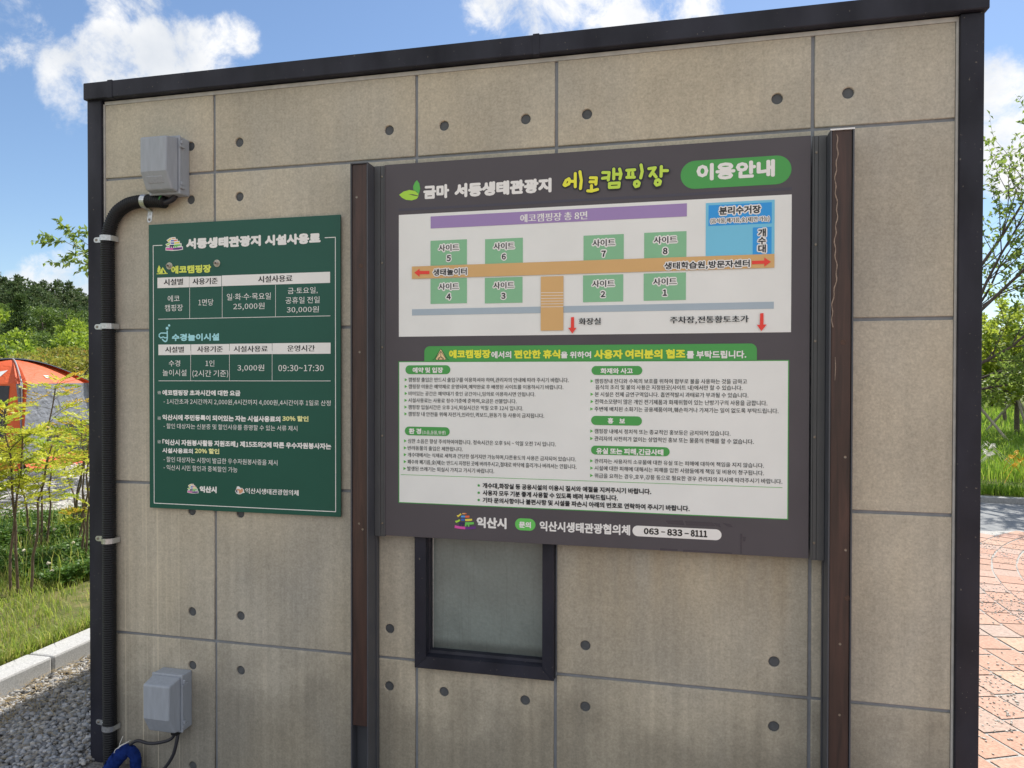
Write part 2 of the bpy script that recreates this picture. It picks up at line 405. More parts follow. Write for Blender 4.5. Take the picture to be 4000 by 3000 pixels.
def glass_nodes(t, b, mp):
    N = t.nodes.new; L = t.links.new
    def noise(scale, det, st=(1, 1, 1), dist=0.0):
        m2 = N('ShaderNodeMapping'); m2.inputs['Scale'].default_value = st; L(mp.outputs[0], m2.inputs['Vector'])
        n = N('ShaderNodeTexNoise'); n.inputs['Scale'].default_value = scale; n.inputs['Detail'].default_value = det; n.inputs['Distortion'].default_value = dist; L(m2.outputs[0], n.inputs['Vector']); return n.outputs[0]
    def rng_(src, a, b_, c, d):
        r = N('ShaderNodeMapRange'); r.inputs['From Min'].default_value = a; r.inputs['From Max'].default_value = b_; r.inputs['To Min'].default_value = c; r.inputs['To Max'].default_value = d; r.interpolation_type = 'SMOOTHSTEP'
        L(src, r.inputs['Value']); return r.outputs[0]
    def mul(a, c):
        x = N('ShaderNodeMath'); x.operation = 'MULTIPLY'; L(a, x.inputs[0]); L(c, x.inputs[1]); return x.outputs[0]
    g = mul(rng_(noise(5, 6, dist=.8), .3, .7, .86, 1.10), rng_(noise(90, 3), .3, .7, .94, 1.06))
    # a few drip trails that wander down the dusty pane
    g = mul(g, rng_(noise(1, 3, (110, 110, 5), .7),   .60, .68, 1.0, .91))
    sp = N('ShaderNodeSeparateXYZ'); L(mp.outputs[0], sp.inputs[0])
    g = mul(g, rng_(sp.outputs[2], .572, .606, .5, 1.0))   # dirt line along the bottom of the pane
    v = N('ShaderNodeVectorMath'); v.operation = 'SCALE'; v.inputs[0].default_value = shade(97, 106, 104); L(g, v.inputs['Scale']); L(v.outputs[0], b.inputs['Base Color'])
    bp = N('ShaderNodeBump'); bp.inputs['Strength'].default_value = 0.5; bp.inputs['Distance'].default_value = 0.002; L(noise(70, 4, dist=.5), bp.inputs['Height']); L(bp.outputs[0], b.inputs['Normal'])
    b.inputs['Coat Weight'].default_value = 0.4; b.inputs['Coat Roughness'].default_value = 0.15
M_glass = mat('frosted_glass', (.3, .34, .32), 0.4, build=glass_nodes)

# ------------------------------------------------------------------ the building
bld = thing('building', 'small flat-roofed concrete-panel building with black metal edges, carrying both signs', 'building')
HOLES = [(x, z) for z in (2.425, 2.220, 1.018, .626, .417, .024) for x in (-.104, .107)]
HOLES += [(x, 2.425) for x in (.713, .920, 1.214, 1.425, 2.031, 2.240)]
HOLES += [(x, .626) for x in (.714, 1.424, 2.031)] + [(x, .417) for x in (.712, .920, 1.215, 1.424, 2.031)]
HR, TH = .0172, .022
def panel(name, x0, x1, z0, z1, holes=(), flip=None, r=HR, bev=.0025):
    cu = bpy.data.curves.new(name, 'CURVE'); cu.dimensions = '2D'; cu.fill_mode = 'BOTH'
    cu.extrude = TH/2 - bev; cu.bevel_depth = bev; cu.bevel_resolution = 1; cu.offset = -bev
    loops = [[(x0, z0), (x1, z0), (x1, z1), (x0, z1)]]
    for hx, hz in holes: loops.append([(hx + r*math.cos(k*math.pi/14), hz + r*math.sin(k*math.pi/14)) for k in range(28)])
    for lp in loops:
        sp = cu.splines.new('POLY'); sp.points.add(len(lp)-1); sp.use_cyclic_u = True
        for p, q in zip(sp.points, lp): p.co = (q[0], q[1], 0, 1)
    o = bpy.data.objects.new(name, cu); COL.objects.link(o)
    me = bpy.data.meshes.new_from_object(o.evaluated_get(bpy.context.evaluated_depsgraph_get()))
    bpy.data.objects.remove(o); bpy.data.curves.remove(cu)
    for v in me.vertices:
        x, y, z = v.co; v.co = (x, TH/2 - z, y)
        if flip: v.co = flip(v.co)
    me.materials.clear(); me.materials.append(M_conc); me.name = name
    for p in me.polygons: p.material_index = 0
    ob = bpy.data.objects.new(name, me); COL.objects.link(ob); ob.parent = bld
    return ob
G = .0053
ROWS = [(-.02, .52), (.52, 1.12), (1.12, 1.72), (1.72, 2.32), (2.32, 2.618)]
COLS = [(-.4935, 0.0), (0.0, .817), (.817, 1.321), (1.321, 2.137), (2.137, 2.5435)]
WIN_B, WIN_T = .503, 1.262
for c, (xa, xb) in enumerate(COLS):
    for za, zb in ROWS:
        if c == 2:
            if za == .52: continue
            if za < .3: zb = WIN_B
            if za == 1.12: za = WIN_T
        hs = [(x, z) for x, z in HOLES if xa < x < xb and za < z < zb]
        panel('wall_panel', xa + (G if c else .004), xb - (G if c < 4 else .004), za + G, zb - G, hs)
MB().box(-.497, .817, .007, .03, -.02, 2.625).box(1.321, 2.547, .007, .03, -.02, 2.625).box(.817, 1.321, .007, .03, -.02, WIN_B - .002).box(.817, 1.321, .007, .03, WIN_T + .002, 2.625).build('sealant_joint', M_joint, bld)
MB().box(-.4967, -.490, -.0025, .006, 0, 2.616).box(-.490, 2.540, -.0025, .006, 2.6125, 2.626).box(2.5402, 2.5468, -.0025, .006, 0, 2.626).build('edge_sealant', M_jpale, bld)
for x, z in HOLES:
    m = MB(); n = 20
    m.disc_stack(x, z, [(HR + .001, .0068), (HR - .0012, .0066), (HR*.55, .0058)], n)
    m.build('tie_hole', M_plug, bld, smooth=False)
DP = 2.9                                               # depth of the building
MB().box(-.5625, -.497, -.014, .10, -.02, 2.636).build('corner_post', M_frame, bld, bevel=.003)
MB().box(2.547, 2.6125, -.014, .10, -.02, 2.628).build('corner_post', M_frame, bld, bevel=.003)
co = MB().box(-.566, 2.620, -.030, .11, 2.630, 2.6965).box(-.566, -.44, .11, DP - .06, 2.632, 2.695).box(2.494, 2.620, .11, DP - .06, 2.632, 2.695).box(-.566, 2.620, DP - .06, DP + .03, 2.630, 2.6965)
co.build('roof_coping', M_frame, bld, bevel=.004)
MB().box(-.46, 2.51, .09, DP - .05, 2.60, 2.645).build('roof', M_roof, bld)
for sx in (-.452, 1.245):                              # folded laps where two lengths of coping meet
    MB().box(sx, sx+.022, -.0318, .108, 2.6285, 2.6982).build('coping_lap', M_frame, bld, bevel=.001)
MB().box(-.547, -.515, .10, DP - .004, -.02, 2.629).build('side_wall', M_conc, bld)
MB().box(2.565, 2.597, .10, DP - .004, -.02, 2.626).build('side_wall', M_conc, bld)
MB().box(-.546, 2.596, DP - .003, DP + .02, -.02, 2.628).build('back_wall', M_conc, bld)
# the window: mitred flange, reveal and frosted pane
wf = MB()
xo0, xo1, zo0, zo1 = .8185, 1.3195, .5045, 1.2605
xi0, xi1, zi0, zi1 = .8655, 1.2735, .556, 1.210
def ring(mb, o, i, yo, yi, m=0):
    (a0, a1, b0, b1), (c0, c1, d0, d1) = o, i
    vs = [(a0, yo, b0), (a1, yo, b0), (a1, yo, b1), (a0, yo, b1), (c0, yi, d0), (c1, yi, d0), (c1, yi, d1), (c0, yi, d1)]
    mb.add(vs, [(0, 1, 5, 4), (1, 2, 6, 5), (2, 3, 7, 6), (3, 0, 4, 7)], m)
O_ = (xo0, xo1, zo0, zo1); I_ = (xi0, xi1, zi0, zi1)
ring(wf, O_, O_, .03, -.022); ring(wf, O_, (xo0+.003, xo1-.003, zo0+.003, zo1-.003), -.022, -.025)
ring(wf, (xo0+.003, xo1-.003, zo0+.003, zo1-.003), (xi0-.006, xi1+.006, zi0-.009, zi1+.006), -.025, -.021)
ring(wf, (xi0-.006, xi1+.006, zi0-.009, zi1+.006), (xi0-.004, xi1+.004, zi0-.005, zi1+.004), -.021, .006)
ring(wf, (xi0-.004, xi1+.004, zi0-.005, zi1+.004), (xi0, xi1, zi0+.004, zi1), .006, .010)
ring(wf, (xi0, xi1, zi0+.004, zi1), (xi0+.001, xi1-.001, zi0+.005, zi1-.001), .010, .036)
for sx, px in ((1, xo0+.003), (-1, xo1-.003)):         # raised mitre beads at the lower corners
    wf.tube([(px, -.0255, zo0+.003), (px + sx*.040, -.0225, zo0+.041)], .0016, 5)
win = wf.build('window', M_frame, bld)
MB().box(xi0-.004, xi1+.004, .033, .039, zi0-.002, zi1+.004).build('pane', M_glass, win)
MB().tube([(xi0+.003, .0325, zi0), (xi0+.003, .0325, zi1)], .0012, 5).build('glazing_bead', M_gal, win)

# ------------------------------------------------------------------ wall boxes
def wall_box(name, label, x, z, h, gland):
    t = thing(name, label, 'junction box', (x, 0, z), group='grey electrical boxes on the wall')
    W2 = .0672
    MB().box(x-W2+.003, x+W2-.003, -.050, .0, z+.002, z+h-.002).build('box_body', M_box, t, bevel=.004)
    l = MB().box(x-W2, x+W2, -.0605, -.0512, z, z+h)
    lid = l.build('lid_rim', M_box, t, bevel=.003)
    d = MB(); i0, i1 = .006, .0105
    prof = [(-.0607, z+h-.006, i0), (-.121, z+h-.020, i1), (-.121, z+.072, i1), (-.090, z+.011, i1), (-.0607, z+.006, i0)]
    vs = [(x-W2+i, y, zz) for y, zz, i in prof] + [(x+W2-i, y, zz) for y, zz, i in prof]
    d.add(vs, [(0, 1, 2, 3, 4), (9, 8, 7, 6, 5), (0, 5, 6, 1), (1, 6, 7, 2), (2, 7, 8, 3), (3, 8, 9, 4), (4, 9, 5, 0)])
    d.build('lid', M_box, t, bevel=.006, seg=3)
    for zz in (z+h-.045, z+.020):
        MB().box(x+W2+.0003, x+W2+.006, -.064, -.036, zz, zz+.011).box(x+W2+.001, x+W2+.0085, -.060, -.050, zz+.013, zz+.026).build('latch', M_box, t, bevel=.0012)
    if not gland:                                      # embossed plate on the sloping chin
        a = MB(); t0, t1 = .30, .62
        q = lambda u, t: (x + u, -.121 + .031*t - .0012, z + .072 - .061*t - .0006)
        a.add([q(-.034, t0), q(.030, t0), q(.030, t1), q(-.034, t1), tuple(np.array(q(-.036, t0-.05)) + (0, .0012, .0006)), tuple(np.array(q(.032, t0-.05)) + (0, .0012, .0006)), tuple(np.array(q(.032, t1+.05)) + (0, .0012, .0006)), tuple(np.array(q(-.036, t1+.05)) + (0, .0012, .0006))], [(0, 1, 2, 3), (0, 4, 5, 1), (1, 5, 6, 2), (2, 6, 7, 3), (3, 7, 4, 0)])
        a.build('name_plate', mat('plate_plastic', shade(126, 131, 140), .6, .08, 160), t)
    if gland:
        MB().box(x+.006, x+.034, -.050, -.020, z-.022, z+.0015).build('cable_gland', M_cond, t, bevel=.003)
    return t
wall_box('electrical_box', 'grey plastic electrical box high on the wall, above the green sign', -.1712, 2.228, .220, False)
wall_box('electrical_box', 'grey plastic electrical box low on the wall, above the blue sleeve', -.1685, .184, .219, True)

# ------------------------------------------------------------------ conduit, clamps, cables
def spline(pts, n):
    P = [Vector(p) for p in pts]; P = [P[0]*2-P[1]] + P + [P[-1]*2-P[-2]]; out = []
    for i in range(1, len(P)-2):
        for k in range(n):
            t = k/n; a, b, c, d = P[i-1:i+3]
            out.append(0.5*((2*b) + (c-a)*t + (2*a-5*b+4*c-d)*t*t + (3*b-a-3*c+d)*t**3))
    out.append(P[-2]); return out
def resample(P, step):
    out = [P[0].copy()]; acc = 0.0
    for a, b in zip(P[:-1], P[1:]):
        L = (b-a).length; s = step-acc
        while s <= L:
            out.append(a.lerp(b, s/L)); s += step
        acc = L-(s-step)
    return out
cp = spline([(-.192, -.030, 2.209), (-.235, -.030, 2.214), (-.2775, -.029, 2.2165), (-.325, -.029, 2.2145), (-.3664, -.029, 2.205), (-.4105, -.029, 2.178), (-.441, -.029, 2.130), (-.4545, -.029, 2.070), (-.4550, -.029, 2.00), (-.4530, -.029, 1.60), (-.4540, -.029, .90), (-.4560, -.029, .15), (-.4510, -.029, -.03)], 24)
cp = resample(cp, .00225)
pat = [.0212, .0247, .0255, .0247]
m = MB().tube(cp, [pat[i % 4] for i in range(len(cp))], 18, caps=False)
d0 = (cp[0]-cp[1]).normalized()
m.tube([cp[0], cp[0]-d0*.03], [.0205, .0195], 18, caps=True)
tag(m.build('corrugated_conduit', M_cond, smooth=True), 'black corrugated conduit bending down the left edge of the wall from the upper box', 'conduit')
tag(MB().tube(spline([(-.232, -.034, 2.214), (-.196, -.034, 2.206), (-.166, -.030, 2.214), (-.146, -.030, 2.231)], 8), .0105, 10).build('cable', M_cord, smooth=True), 'thick black cable entering the upper box from the open conduit end', 'cable')
tag(MB().tube(spline([(-.2045, -.052, 2.212), (-.199, -.050, 2.222), (-.196, -.046, 2.2285)], 6), .0028, 7).build('earth_wire', M_wire, smooth=True), 'thin green earth wire at the open end of the conduit under the upper box', 'wire')
def clamp(label, x, z, roty, ear_y):
    t = thing('pipe_clamp', label, 'pipe clamp', (x, 0, z), group='galvanised clamps holding the black conduit')
    rr, cyy, w, th = .0265, -.029, .0105, .0016
    path = [(-.0670, ear_y), (-.0330, ear_y)]
    for k in range(0, 13):
        a = R(195 - 15*k*1.12); path.append((rr*math.cos(a), cyy - rr*math.sin(a)))
    path.append((rr+.0005, -.004))
    mb = MB(); n = len(path)
    for i, (px, py) in enumerate(path):
        q0 = path[max(i-1, 0)]; q1 = path[min(i+1, n-1)]; dx, dy = q1[0]-q0[0], q1[1]-q0[1]; L = math.hypot(dx, dy)
        nx, ny = dy/L*th, -dx/L*th
        mb.v += [(x+px, py, z-w), (x+px, py, z+w), (x+px+nx, py+ny, z+w), (x+px+nx, py+ny, z-w)]
    for i in range(n-1):
        for k in range(4):
            mb.f.append((i*4+k, i*4+(k+1) % 4, i*4+4+(k+1) % 4, i*4+4+k)); mb.m.append(0)
    mb.f.append((3, 2, 1, 0)); mb.m.append(0)
    # rounded ear end
    e0 = len(mb.v); pts = [(x-.0669 - w*math.sin(R(a)), z + w*math.cos(R(a))) for a in range(0, 181, 20)]
    mb.flat(pts, ear_y-.0016)
    mb.tube([(x-.047, ear_y-.001-.0012, z), (x-.0, cyy-rr-.0019, z)][:1]+[(x-.040, ear_y-.0022, z)], .0016, 5)
    mb.build('strap', M_gal, t, smooth=False)
    MB().disc_stack(x-.0655, z, [(.0048, ear_y-.0012), (.0048, ear_y-.0032), (.0030, ear_y-.0044)], 12).build('screw', M_steel, t)
    t.rotation_euler = (0, R(roty), 0)
    return t
clamp('galvanised clamp on the level run of conduit, just under the upper box', -.2790, 2.2160, -83, -.0005)
clamp('topmost galvanised clamp on the vertical conduit, left of the green sign title', -.4548, 2.0790, 0, -.0145)
clamp('galvanised clamp on the vertical conduit, level with the green sign middle', -.4532, 1.7350, 0, -.0145)
clamp('galvanised clamp on the vertical conduit, just below the green sign', -.4538, .8930, 0, -.0145)
clamp('lowest galvanised clamp on the conduit, beside the lower box', -.4558, .1540, 4, -.0145)
tag(MB().tube(spline([(-.153, -.035, .166), (-.170, -.040, .142), (-.215, -.045, .126), (-.262, -.05, .121), (-.305, -.055, .128), (-.335, -.060, .112)], 8), .0060, 9).build('power_cord', M_cord, smooth=True), 'black cord running sideways from the lower box to the blue sleeve', 'cord')
tag(MB().tube(spline([(-.140, -.035, .166), (-.143, -.042, .13), (-.153, -.050, .085), (-.185, -.06, .035), (-.225, -.08, .006), (-.27, -.12, .004)], 8), .0065, 9).build('power_cord', M_cord, smooth=True), 'black cord hanging straight down from the lower box to the ground', 'cord')
bt = thing('cloth_sleeve', 'blue cloth sleeve tied with white string, slumped under the lower wall box', 'cloth sleeve', (-.36, -.06, 0))
bp_ = resample(spline([(-.428, -.095, -.04), (-.412, -.085, .012), (-.388, -.074, .052), (-.360, -.064, .082), (-.338, -.056, .086), (-.322, -.050, .064), (-.322, -.046, .02), (-.330, -.045, -.03)], 12), .006)
mb = MB(); nb = len(bp_)
mb.tube(bp_, [.020 + .007*math.sin(math.pi*min(1, i/nb*1.3)) * (1 if i < nb*.55 else .2) for i in range(nb)], 18)
for i, v in enumerate(mb.v):
    k = .0030*math.sin(v[0]*310+v[2]*140) + .0022*math.sin(v[2]*420+v[1]*300)
    mb.v[i] = (v[0]+k*.6, v[1]-k*1.3, v[2]+k*.8)
mb.build('sleeve', M_blue, bt, smooth=True)
ts = MB()
ts.tube(spline([(-.360, -.094, .112), (-.346, -.092, .124), (-.336, -.070, .127), (-.345, -.045, .120)], 6), .0022, 6)
ts.tube(spline([(-.356, -.094, .114), (-.350, -.092, .136), (-.341, -.090, .158)], 5), .0012, 5)
ts.tube(spline([(-.358, -.095, .114), (-.367, -.099, .108), (-.371, -.101, .096)], 5), .0014, 5)
ts.build('tie_string', M_string, bt, smooth=True)

# ------------------------------------------------------------------ what is printed on the two signs (metres on the wall)
FEE_SIGN=[
('T','title_lettering','white','서동생태관광지',0.05,'h',-0.1126,0.2077,2.0268,2.0682),
('T','title_lettering','white','시설사용료',0.05,'h',0.224,0.4517,2.0266,2.0666),
('S','border_line','white',0.0028,[(-0.2183,2.0462),(-0.2594,2.0464)]),
('S','border_line','white',0.0028,[(-0.2594,2.0464),(-0.2594,1.0449),(0.5102,1.0449),(0.5102,2.0464)]),
('S','border_line','white',0.0028,[(0.5102,2.0464),(0.4683,2.0464)]),
('T','camping_heading','lime','에코캠핑장',0.035,'h',-0.1794,-0.0036,1.9341,1.9651),
('T','table_header','ink','시설별',0.02,'h',-0.2118,-0.1263,1.89,1.9161),
('T','table_header','ink','사용기준',0.02,'h',-0.0848,0.0249,1.8894,1.9149),
('T','table_header','ink','시설사용료',0.02,'h',0.1958,0.338,1.8893,1.9156),
('R','table_header','plate',0,-0.2408,-0.1002,1.8811,1.9213),
('R','table_header','plate',0,-0.099,0.0397,1.8809,1.9203),
('R','table_header','plate',0,0.0417,0.4891,1.8814,1.9217),
('S','table_lines','white',0.0016,[(-0.0979,1.8798),(-0.0984,1.7621)]),
('S','table_lines','white',0.0016,[(0.0435,1.8806),(0.0431,1.7621)]),
('S','table_lines','white',0.0016,[(0.268,1.8804),(0.2677,1.7621)]),
('S','table_lines','white',0.002,[(-0.2374,1.7608),(0.49,1.7609)]),
('T','price_lettering','white','에코',0.004,'h',-0.1951,-0.1421,1.8266,1.8517),
('T','price_lettering','white','캠핑장',0.004,'h',-0.2077,-0.1275,1.7904,1.8162),
('T','price_lettering','white','1면당',0.004,'h',-0.0596,0.0055,1.8088,1.8343),
('T','price_lettering','white','일·화·수·목요일',0.004,'h',0.0632,0.2488,1.8266,1.8521),
('T','price_lettering','white','25,000원',0.004,'h',0.0908,0.2225,1.791,1.8155),
('T','price_lettering','white','금·토요일,',0.004,'h',0.3183,0.4391,1.8435,1.8681),
('T','price_lettering','white','공휴일 전일',0.004,'h',0.3087,0.4476,1.8084,1.8334),
('T','price_lettering','white','30,000원',0.004,'h',0.3136,0.4446,1.7747,1.798),
('T','water_heading','sky','수경놀이시설',0.035,'h',-0.1772,0.0302,1.6748,1.7034),
('R','table_header','plate',0,-0.2375,-0.0947,1.6214,1.662),
('R','table_header','plate',0,-0.0923,0.0729,1.6221,1.6619),
('R','table_header','plate',0,0.0745,0.2529,1.6229,1.6625),
('R','table_header','plate',0,0.2545,0.491,1.6226,1.663),
('T','table_header','ink','시설별',0.02,'h',-0.2068,-0.1233,1.6302,1.6546),
('T','table_header','ink','사용기준',0.02,'h',-0.0655,0.0459,1.6305,1.6553),
('T','table_header','ink','시설사용료',0.02,'h',0.0922,0.2356,1.6302,1.655),
('T','table_header','ink','운영시간',0.02,'h',0.3159,0.4287,1.6309,1.6556),
('S','table_lines','white',0.0016,[(-0.094,1.6376),(-0.0945,1.5223)]),
('S','table_lines','white',0.0016,[(0.074,1.6364),(0.0737,1.5228)]),
('S','table_lines','white',0.0016,[(0.2536,1.6352),(0.2533,1.5233)]),
('S','table_lines','white',0.002,[(-0.2371,1.5216),(0.4913,1.5232)]),
('T','price_lettering','white','수경',0.004,'h',-0.1917,-0.1408,1.5771,1.6015),
('T','price_lettering','white','놀이시설',0.004,'h',-0.2192,-0.113,1.5404,1.5657),
('T','price_lettering','white','1인',0.004,'h',-0.0295,0.009,1.5768,1.6013),
('T','price_lettering','white','(2시간 기준)',0.004,'h',-0.087,0.0683,1.5375,1.5633),
('T','price_lettering','white','3,000원',0.004,'h',0.1071,0.2206,1.5594,1.584),
('T','price_lettering','white','09:30~17:30',0.004,'d',0.2787,0.4634,1.5586,1.5822),
('T','notes_lettering','white','※',0.01,'i',-0.2418,-0.2271,1.469,1.482),
('T','notes_lettering','white','※',0.01,'i',-0.2422,-0.2276,1.3699,1.3829),
('T','notes_lettering','white','※',0.01,'i',-0.2427,-0.228,1.2784,1.2915),
('T','notes_lettering','white','에코캠핑장 초과시간에 대한 요금',0.03,'h',-0.2205,0.1198,1.4649,1.4867),
('T','notes_lettering','white','- 1시간초과 2시간까지 2,000원,4시간까지 4,000원,4시간이후 1일로 산정',0.004,'h',-0.2153,0.4908,1.4316,1.4523),
('T','notes_lettering','white','익산시에 주민등록이 되어있는 자는 시설사용료의',0.03,'h',-0.2209,0.2869,1.3687,1.3913),
('T','notes_lettering','pale_yellow','30% 할인',0.03,'h',0.295,0.4019,1.3728,1.3934),
('T','notes_lettering','white','- 할인 대상자는 신분증 및 할인사유를 증명할 수 있는 서류 제시',0.004,'h',-0.2157,0.3565,1.3365,1.3569),
('T','notes_lettering','white','｢익산시 자원봉사활동 지원조례｣ 제15조의2에 따른 우수자원봉사자는',0.03,'h',-0.2213,0.4929,1.272,1.295),
('T','notes_lettering','white','시설사용료의',0.03,'h',-0.2215,-0.086,1.2413,1.2616),
('T','notes_lettering','pale_yellow','20% 할인',0.03,'h',-0.0773,0.0292,1.2434,1.2639),
('T','notes_lettering','white','- 할인 대상자는 시장이 발급한 우수자원봉사증을 제시',0.004,'h',-0.2163,0.2743,1.2068,1.228),
('T','notes_lettering','white','- 익산시 시민 할인과 중복할인 가능',0.004,'h',-0.2164,0.1064,1.1754,1.1965),
('T','footer_lettering','white','익산시',0.045,'h',-0.0571,0.0172,1.0938,1.1196),
('T','footer_lettering','white','익산시생태관광협의체',0.02,'h',0.1396,0.3612,1.0968,1.1192),
('P','camp_icon','lime',[(-0.2335,1.9696),(-0.2263,1.9581),(-0.2288,1.9578),(-0.2259,1.9531),(-0.2307,1.9451),(-0.2356,1.9402),(-0.2428,1.9445),(-0.2395,1.9466),(-0.2416,1.9523),(-0.2384,1.9535),(-0.2407,1.9573),(-0.2387,1.9591)]),
('P','camp_icon','lime',[(-0.2169,1.9622),(-0.1996,1.9385),(-0.2068,1.9387),(-0.2169,1.9541),(-0.217,1.939),(-0.2347,1.9377)]),
('S','camp_icon','lime',0.003,[(-0.2439,1.9365),(-0.195,1.9365)]),
('S','mask_icon','sky',0.0055,[(-0.1981,1.714),(-0.1974,1.6882),(-0.1999,1.6768),(-0.2066,1.6733),(-0.214,1.6769),(-0.2193,1.6827)]),
('S','mask_icon','sky',0.0045,[(-0.2006,1.7062),(-0.2255,1.7069),(-0.2338,1.7015),(-0.2342,1.6944),(-0.2272,1.6878),(-0.2156,1.692),(-0.2073,1.6876),(-0.199,1.6897)]),
('P','mask_icon','sky',[(-0.1918,1.7249),(-0.1926,1.722),(-0.1949,1.7199),(-0.1981,1.7192),(-0.2012,1.72),(-0.2035,1.7222),(-0.2043,1.7251),(-0.2035,1.728),(-0.2012,1.7302),(-0.198,1.7309),(-0.1949,1.7301),(-0.1926,1.7279)]),
('P','mask_icon','sky',[(-0.184,1.7357),(-0.1846,1.7334),(-0.1865,1.7317),(-0.1889,1.7311),(-0.1914,1.7318),(-0.1932,1.7335),(-0.1939,1.7358),(-0.1932,1.7382),(-0.1914,1.7398),(-0.1889,1.7404),(-0.1864,1.7398),(-0.1846,1.738)]),
('P','city_emblem','white',[(-0.1998,2.0649),(-0.1833,2.0745),(-0.1782,2.0736),(-0.1781,2.0754),(-0.1596,2.0757),(-0.1579,2.0681),(-0.1505,2.0682),(-0.149,2.0597),(-0.1408,2.0598),(-0.1398,2.0509),(-0.1331,2.0507),(-0.1322,2.0386),(-0.1274,2.0384),(-0.1261,2.026),(-0.1491,2.0233),(-0.1748,2.0229),(-0.2041,2.0258),(-0.2036,2.0374),(-0.2015,2.0387),(-0.1886,2.038),(-0.1889,2.0409),(-0.1979,2.0403),(-0.2046,2.0495),(-0.1859,2.0568),(-0.1827,2.0562),(-0.1834,2.0585),(-0.1911,2.0561)]),
('P','city_emblem','amber',[(-0.1957,2.0634),(-0.1823,2.0714),(-0.1787,2.0676),(-0.1921,2.0588)]),
('P','city_emblem','coral',[(-0.1756,2.0724),(-0.1612,2.0722),(-0.1612,2.0691),(-0.1756,2.0693)]),
('P','city_emblem','cobalt',[(-0.1797,2.0641),(-0.1664,2.064),(-0.1664,2.0596),(-0.1798,2.0597)]),
('P','city_emblem','vermilion',[(-0.1664,2.064),(-0.1525,2.0652),(-0.1522,2.0612),(-0.1664,2.0597)]),
('P','city_emblem','cobalt',[(-0.1796,2.0552),(-0.1659,2.0551),(-0.1659,2.0499),(-0.1792,2.0501)]),
('P','city_emblem','amber',[(-0.1644,2.055),(-0.1428,2.0568),(-0.1423,2.051),(-0.1644,2.0499)]),
('P','city_emblem','leaf_lime',[(-0.2004,2.0485),(-0.1849,2.0541),(-0.1824,2.0509),(-0.1979,2.0439)]),
('P','city_emblem','navy',[(-0.185,2.0459),(-0.1659,2.0457),(-0.166,2.04),(-0.1706,2.0401),(-0.1706,2.0344),(-0.1752,2.0345),(-0.1752,2.0399),(-0.1804,2.0401),(-0.1804,2.0345),(-0.185,2.0346)]),
('P','city_emblem','grass_green',[(-0.1659,2.0457),(-0.1367,2.047),(-0.1362,2.0415),(-0.1511,2.0403),(-0.1511,2.0349),(-0.1557,2.0351),(-0.1557,2.0396),(-0.1613,2.0398),(-0.1614,2.0353),(-0.166,2.0351)]),
('P','city_emblem','magenta',[(-0.2005,2.0351),(-0.1696,2.0334),(-0.1696,2.0267),(-0.2005,2.0284)]),
('P','city_emblem','plum',[(-0.1696,2.0334),(-0.1301,2.0354),(-0.1297,2.0288),(-0.1491,2.0264),(-0.1696,2.0267)]),
('P','small_emblem','white',[(-0.1084,1.1185),(-0.0979,1.1253),(-0.0946,1.1246),(-0.0946,1.1259),(-0.0828,1.1261),(-0.0817,1.1208),(-0.077,1.1209),(-0.0761,1.1149),(-0.0709,1.115),(-0.0702,1.1087),(-0.066,1.1086),(-0.0654,1.1001),(-0.0624,1.1),(-0.0615,1.0913),(-0.0761,1.0894),(-0.0925,1.0891),(-0.1111,1.0911),(-0.1108,1.0993),(-0.1094,1.1002),(-0.1012,1.0997),(-0.1014,1.1017),(-0.1071,1.1013),(-0.1114,1.1077),(-0.0995,1.1129),(-0.0975,1.1124),(-0.0979,1.1141),(-0.1028,1.1124)]),
('P','small_emblem','amber',[(-0.1058,1.1175),(-0.0972,1.1231),(-0.0949,1.1204),(-0.1035,1.1143)]),
('P','small_emblem','coral',[(-0.093,1.1238),(-0.0838,1.1237),(-0.0838,1.1215),(-0.093,1.1216)]),
('P','small_emblem','cobalt',[(-0.0956,1.118),(-0.0871,1.1179),(-0.0871,1.1148),(-0.0956,1.1149)]),
('P','small_emblem','vermilion',[(-0.0871,1.1179),(-0.0783,1.1188),(-0.0781,1.116),(-0.0871,1.1149)]),
('P','small_emblem','cobalt',[(-0.0955,1.1117),(-0.0868,1.1117),(-0.0868,1.108),(-0.0953,1.1082)]),
('P','small_emblem','amber',[(-0.0859,1.1116),(-0.0721,1.1129),(-0.0718,1.1088),(-0.0859,1.108)]),
('P','small_emblem','leaf_lime',[(-0.1087,1.107),(-0.0989,1.111),(-0.0973,1.1087),(-0.1071,1.1038)]),
('P','small_emblem','navy',[(-0.099,1.1052),(-0.0868,1.1051),(-0.0869,1.1011),(-0.0898,1.1012),(-0.0898,1.0972),(-0.0927,1.0972),(-0.0927,1.101),(-0.096,1.1012),(-0.096,1.0972),(-0.099,1.0973)]),
('P','small_emblem','grass_green',[(-0.0868,1.1051),(-0.0683,1.106),(-0.0679,1.1021),(-0.0774,1.1013),(-0.0774,1.0975),(-0.0803,1.0977),(-0.0803,1.1008),(-0.0839,1.101),(-0.084,1.0978),(-0.0869,1.0977)]),
('P','small_emblem','magenta',[(-0.1088,1.0977),(-0.0892,1.0965),(-0.0892,1.0918),(-0.1088,1.093)]),
('P','small_emblem','plum',[(-0.0892,1.0965),(-0.0641,1.0979),(-0.0638,1.0932),(-0.0761,1.0916),(-0.0892,1.0918)]),
('P','bird_emblem','white',[(0.0963,1.1041),(0.1019,1.1155),(0.1036,1.1223),(0.1103,1.124),(0.117,1.1206),(0.1195,1.1177),(0.1262,1.1179),(0.1312,1.1136),(0.1348,1.1105),(0.1328,1.107),(0.137,1.1005),(0.1278,1.0986),(0.1194,1.0941),(0.1111,1.0932),(0.101,1.0969)]),
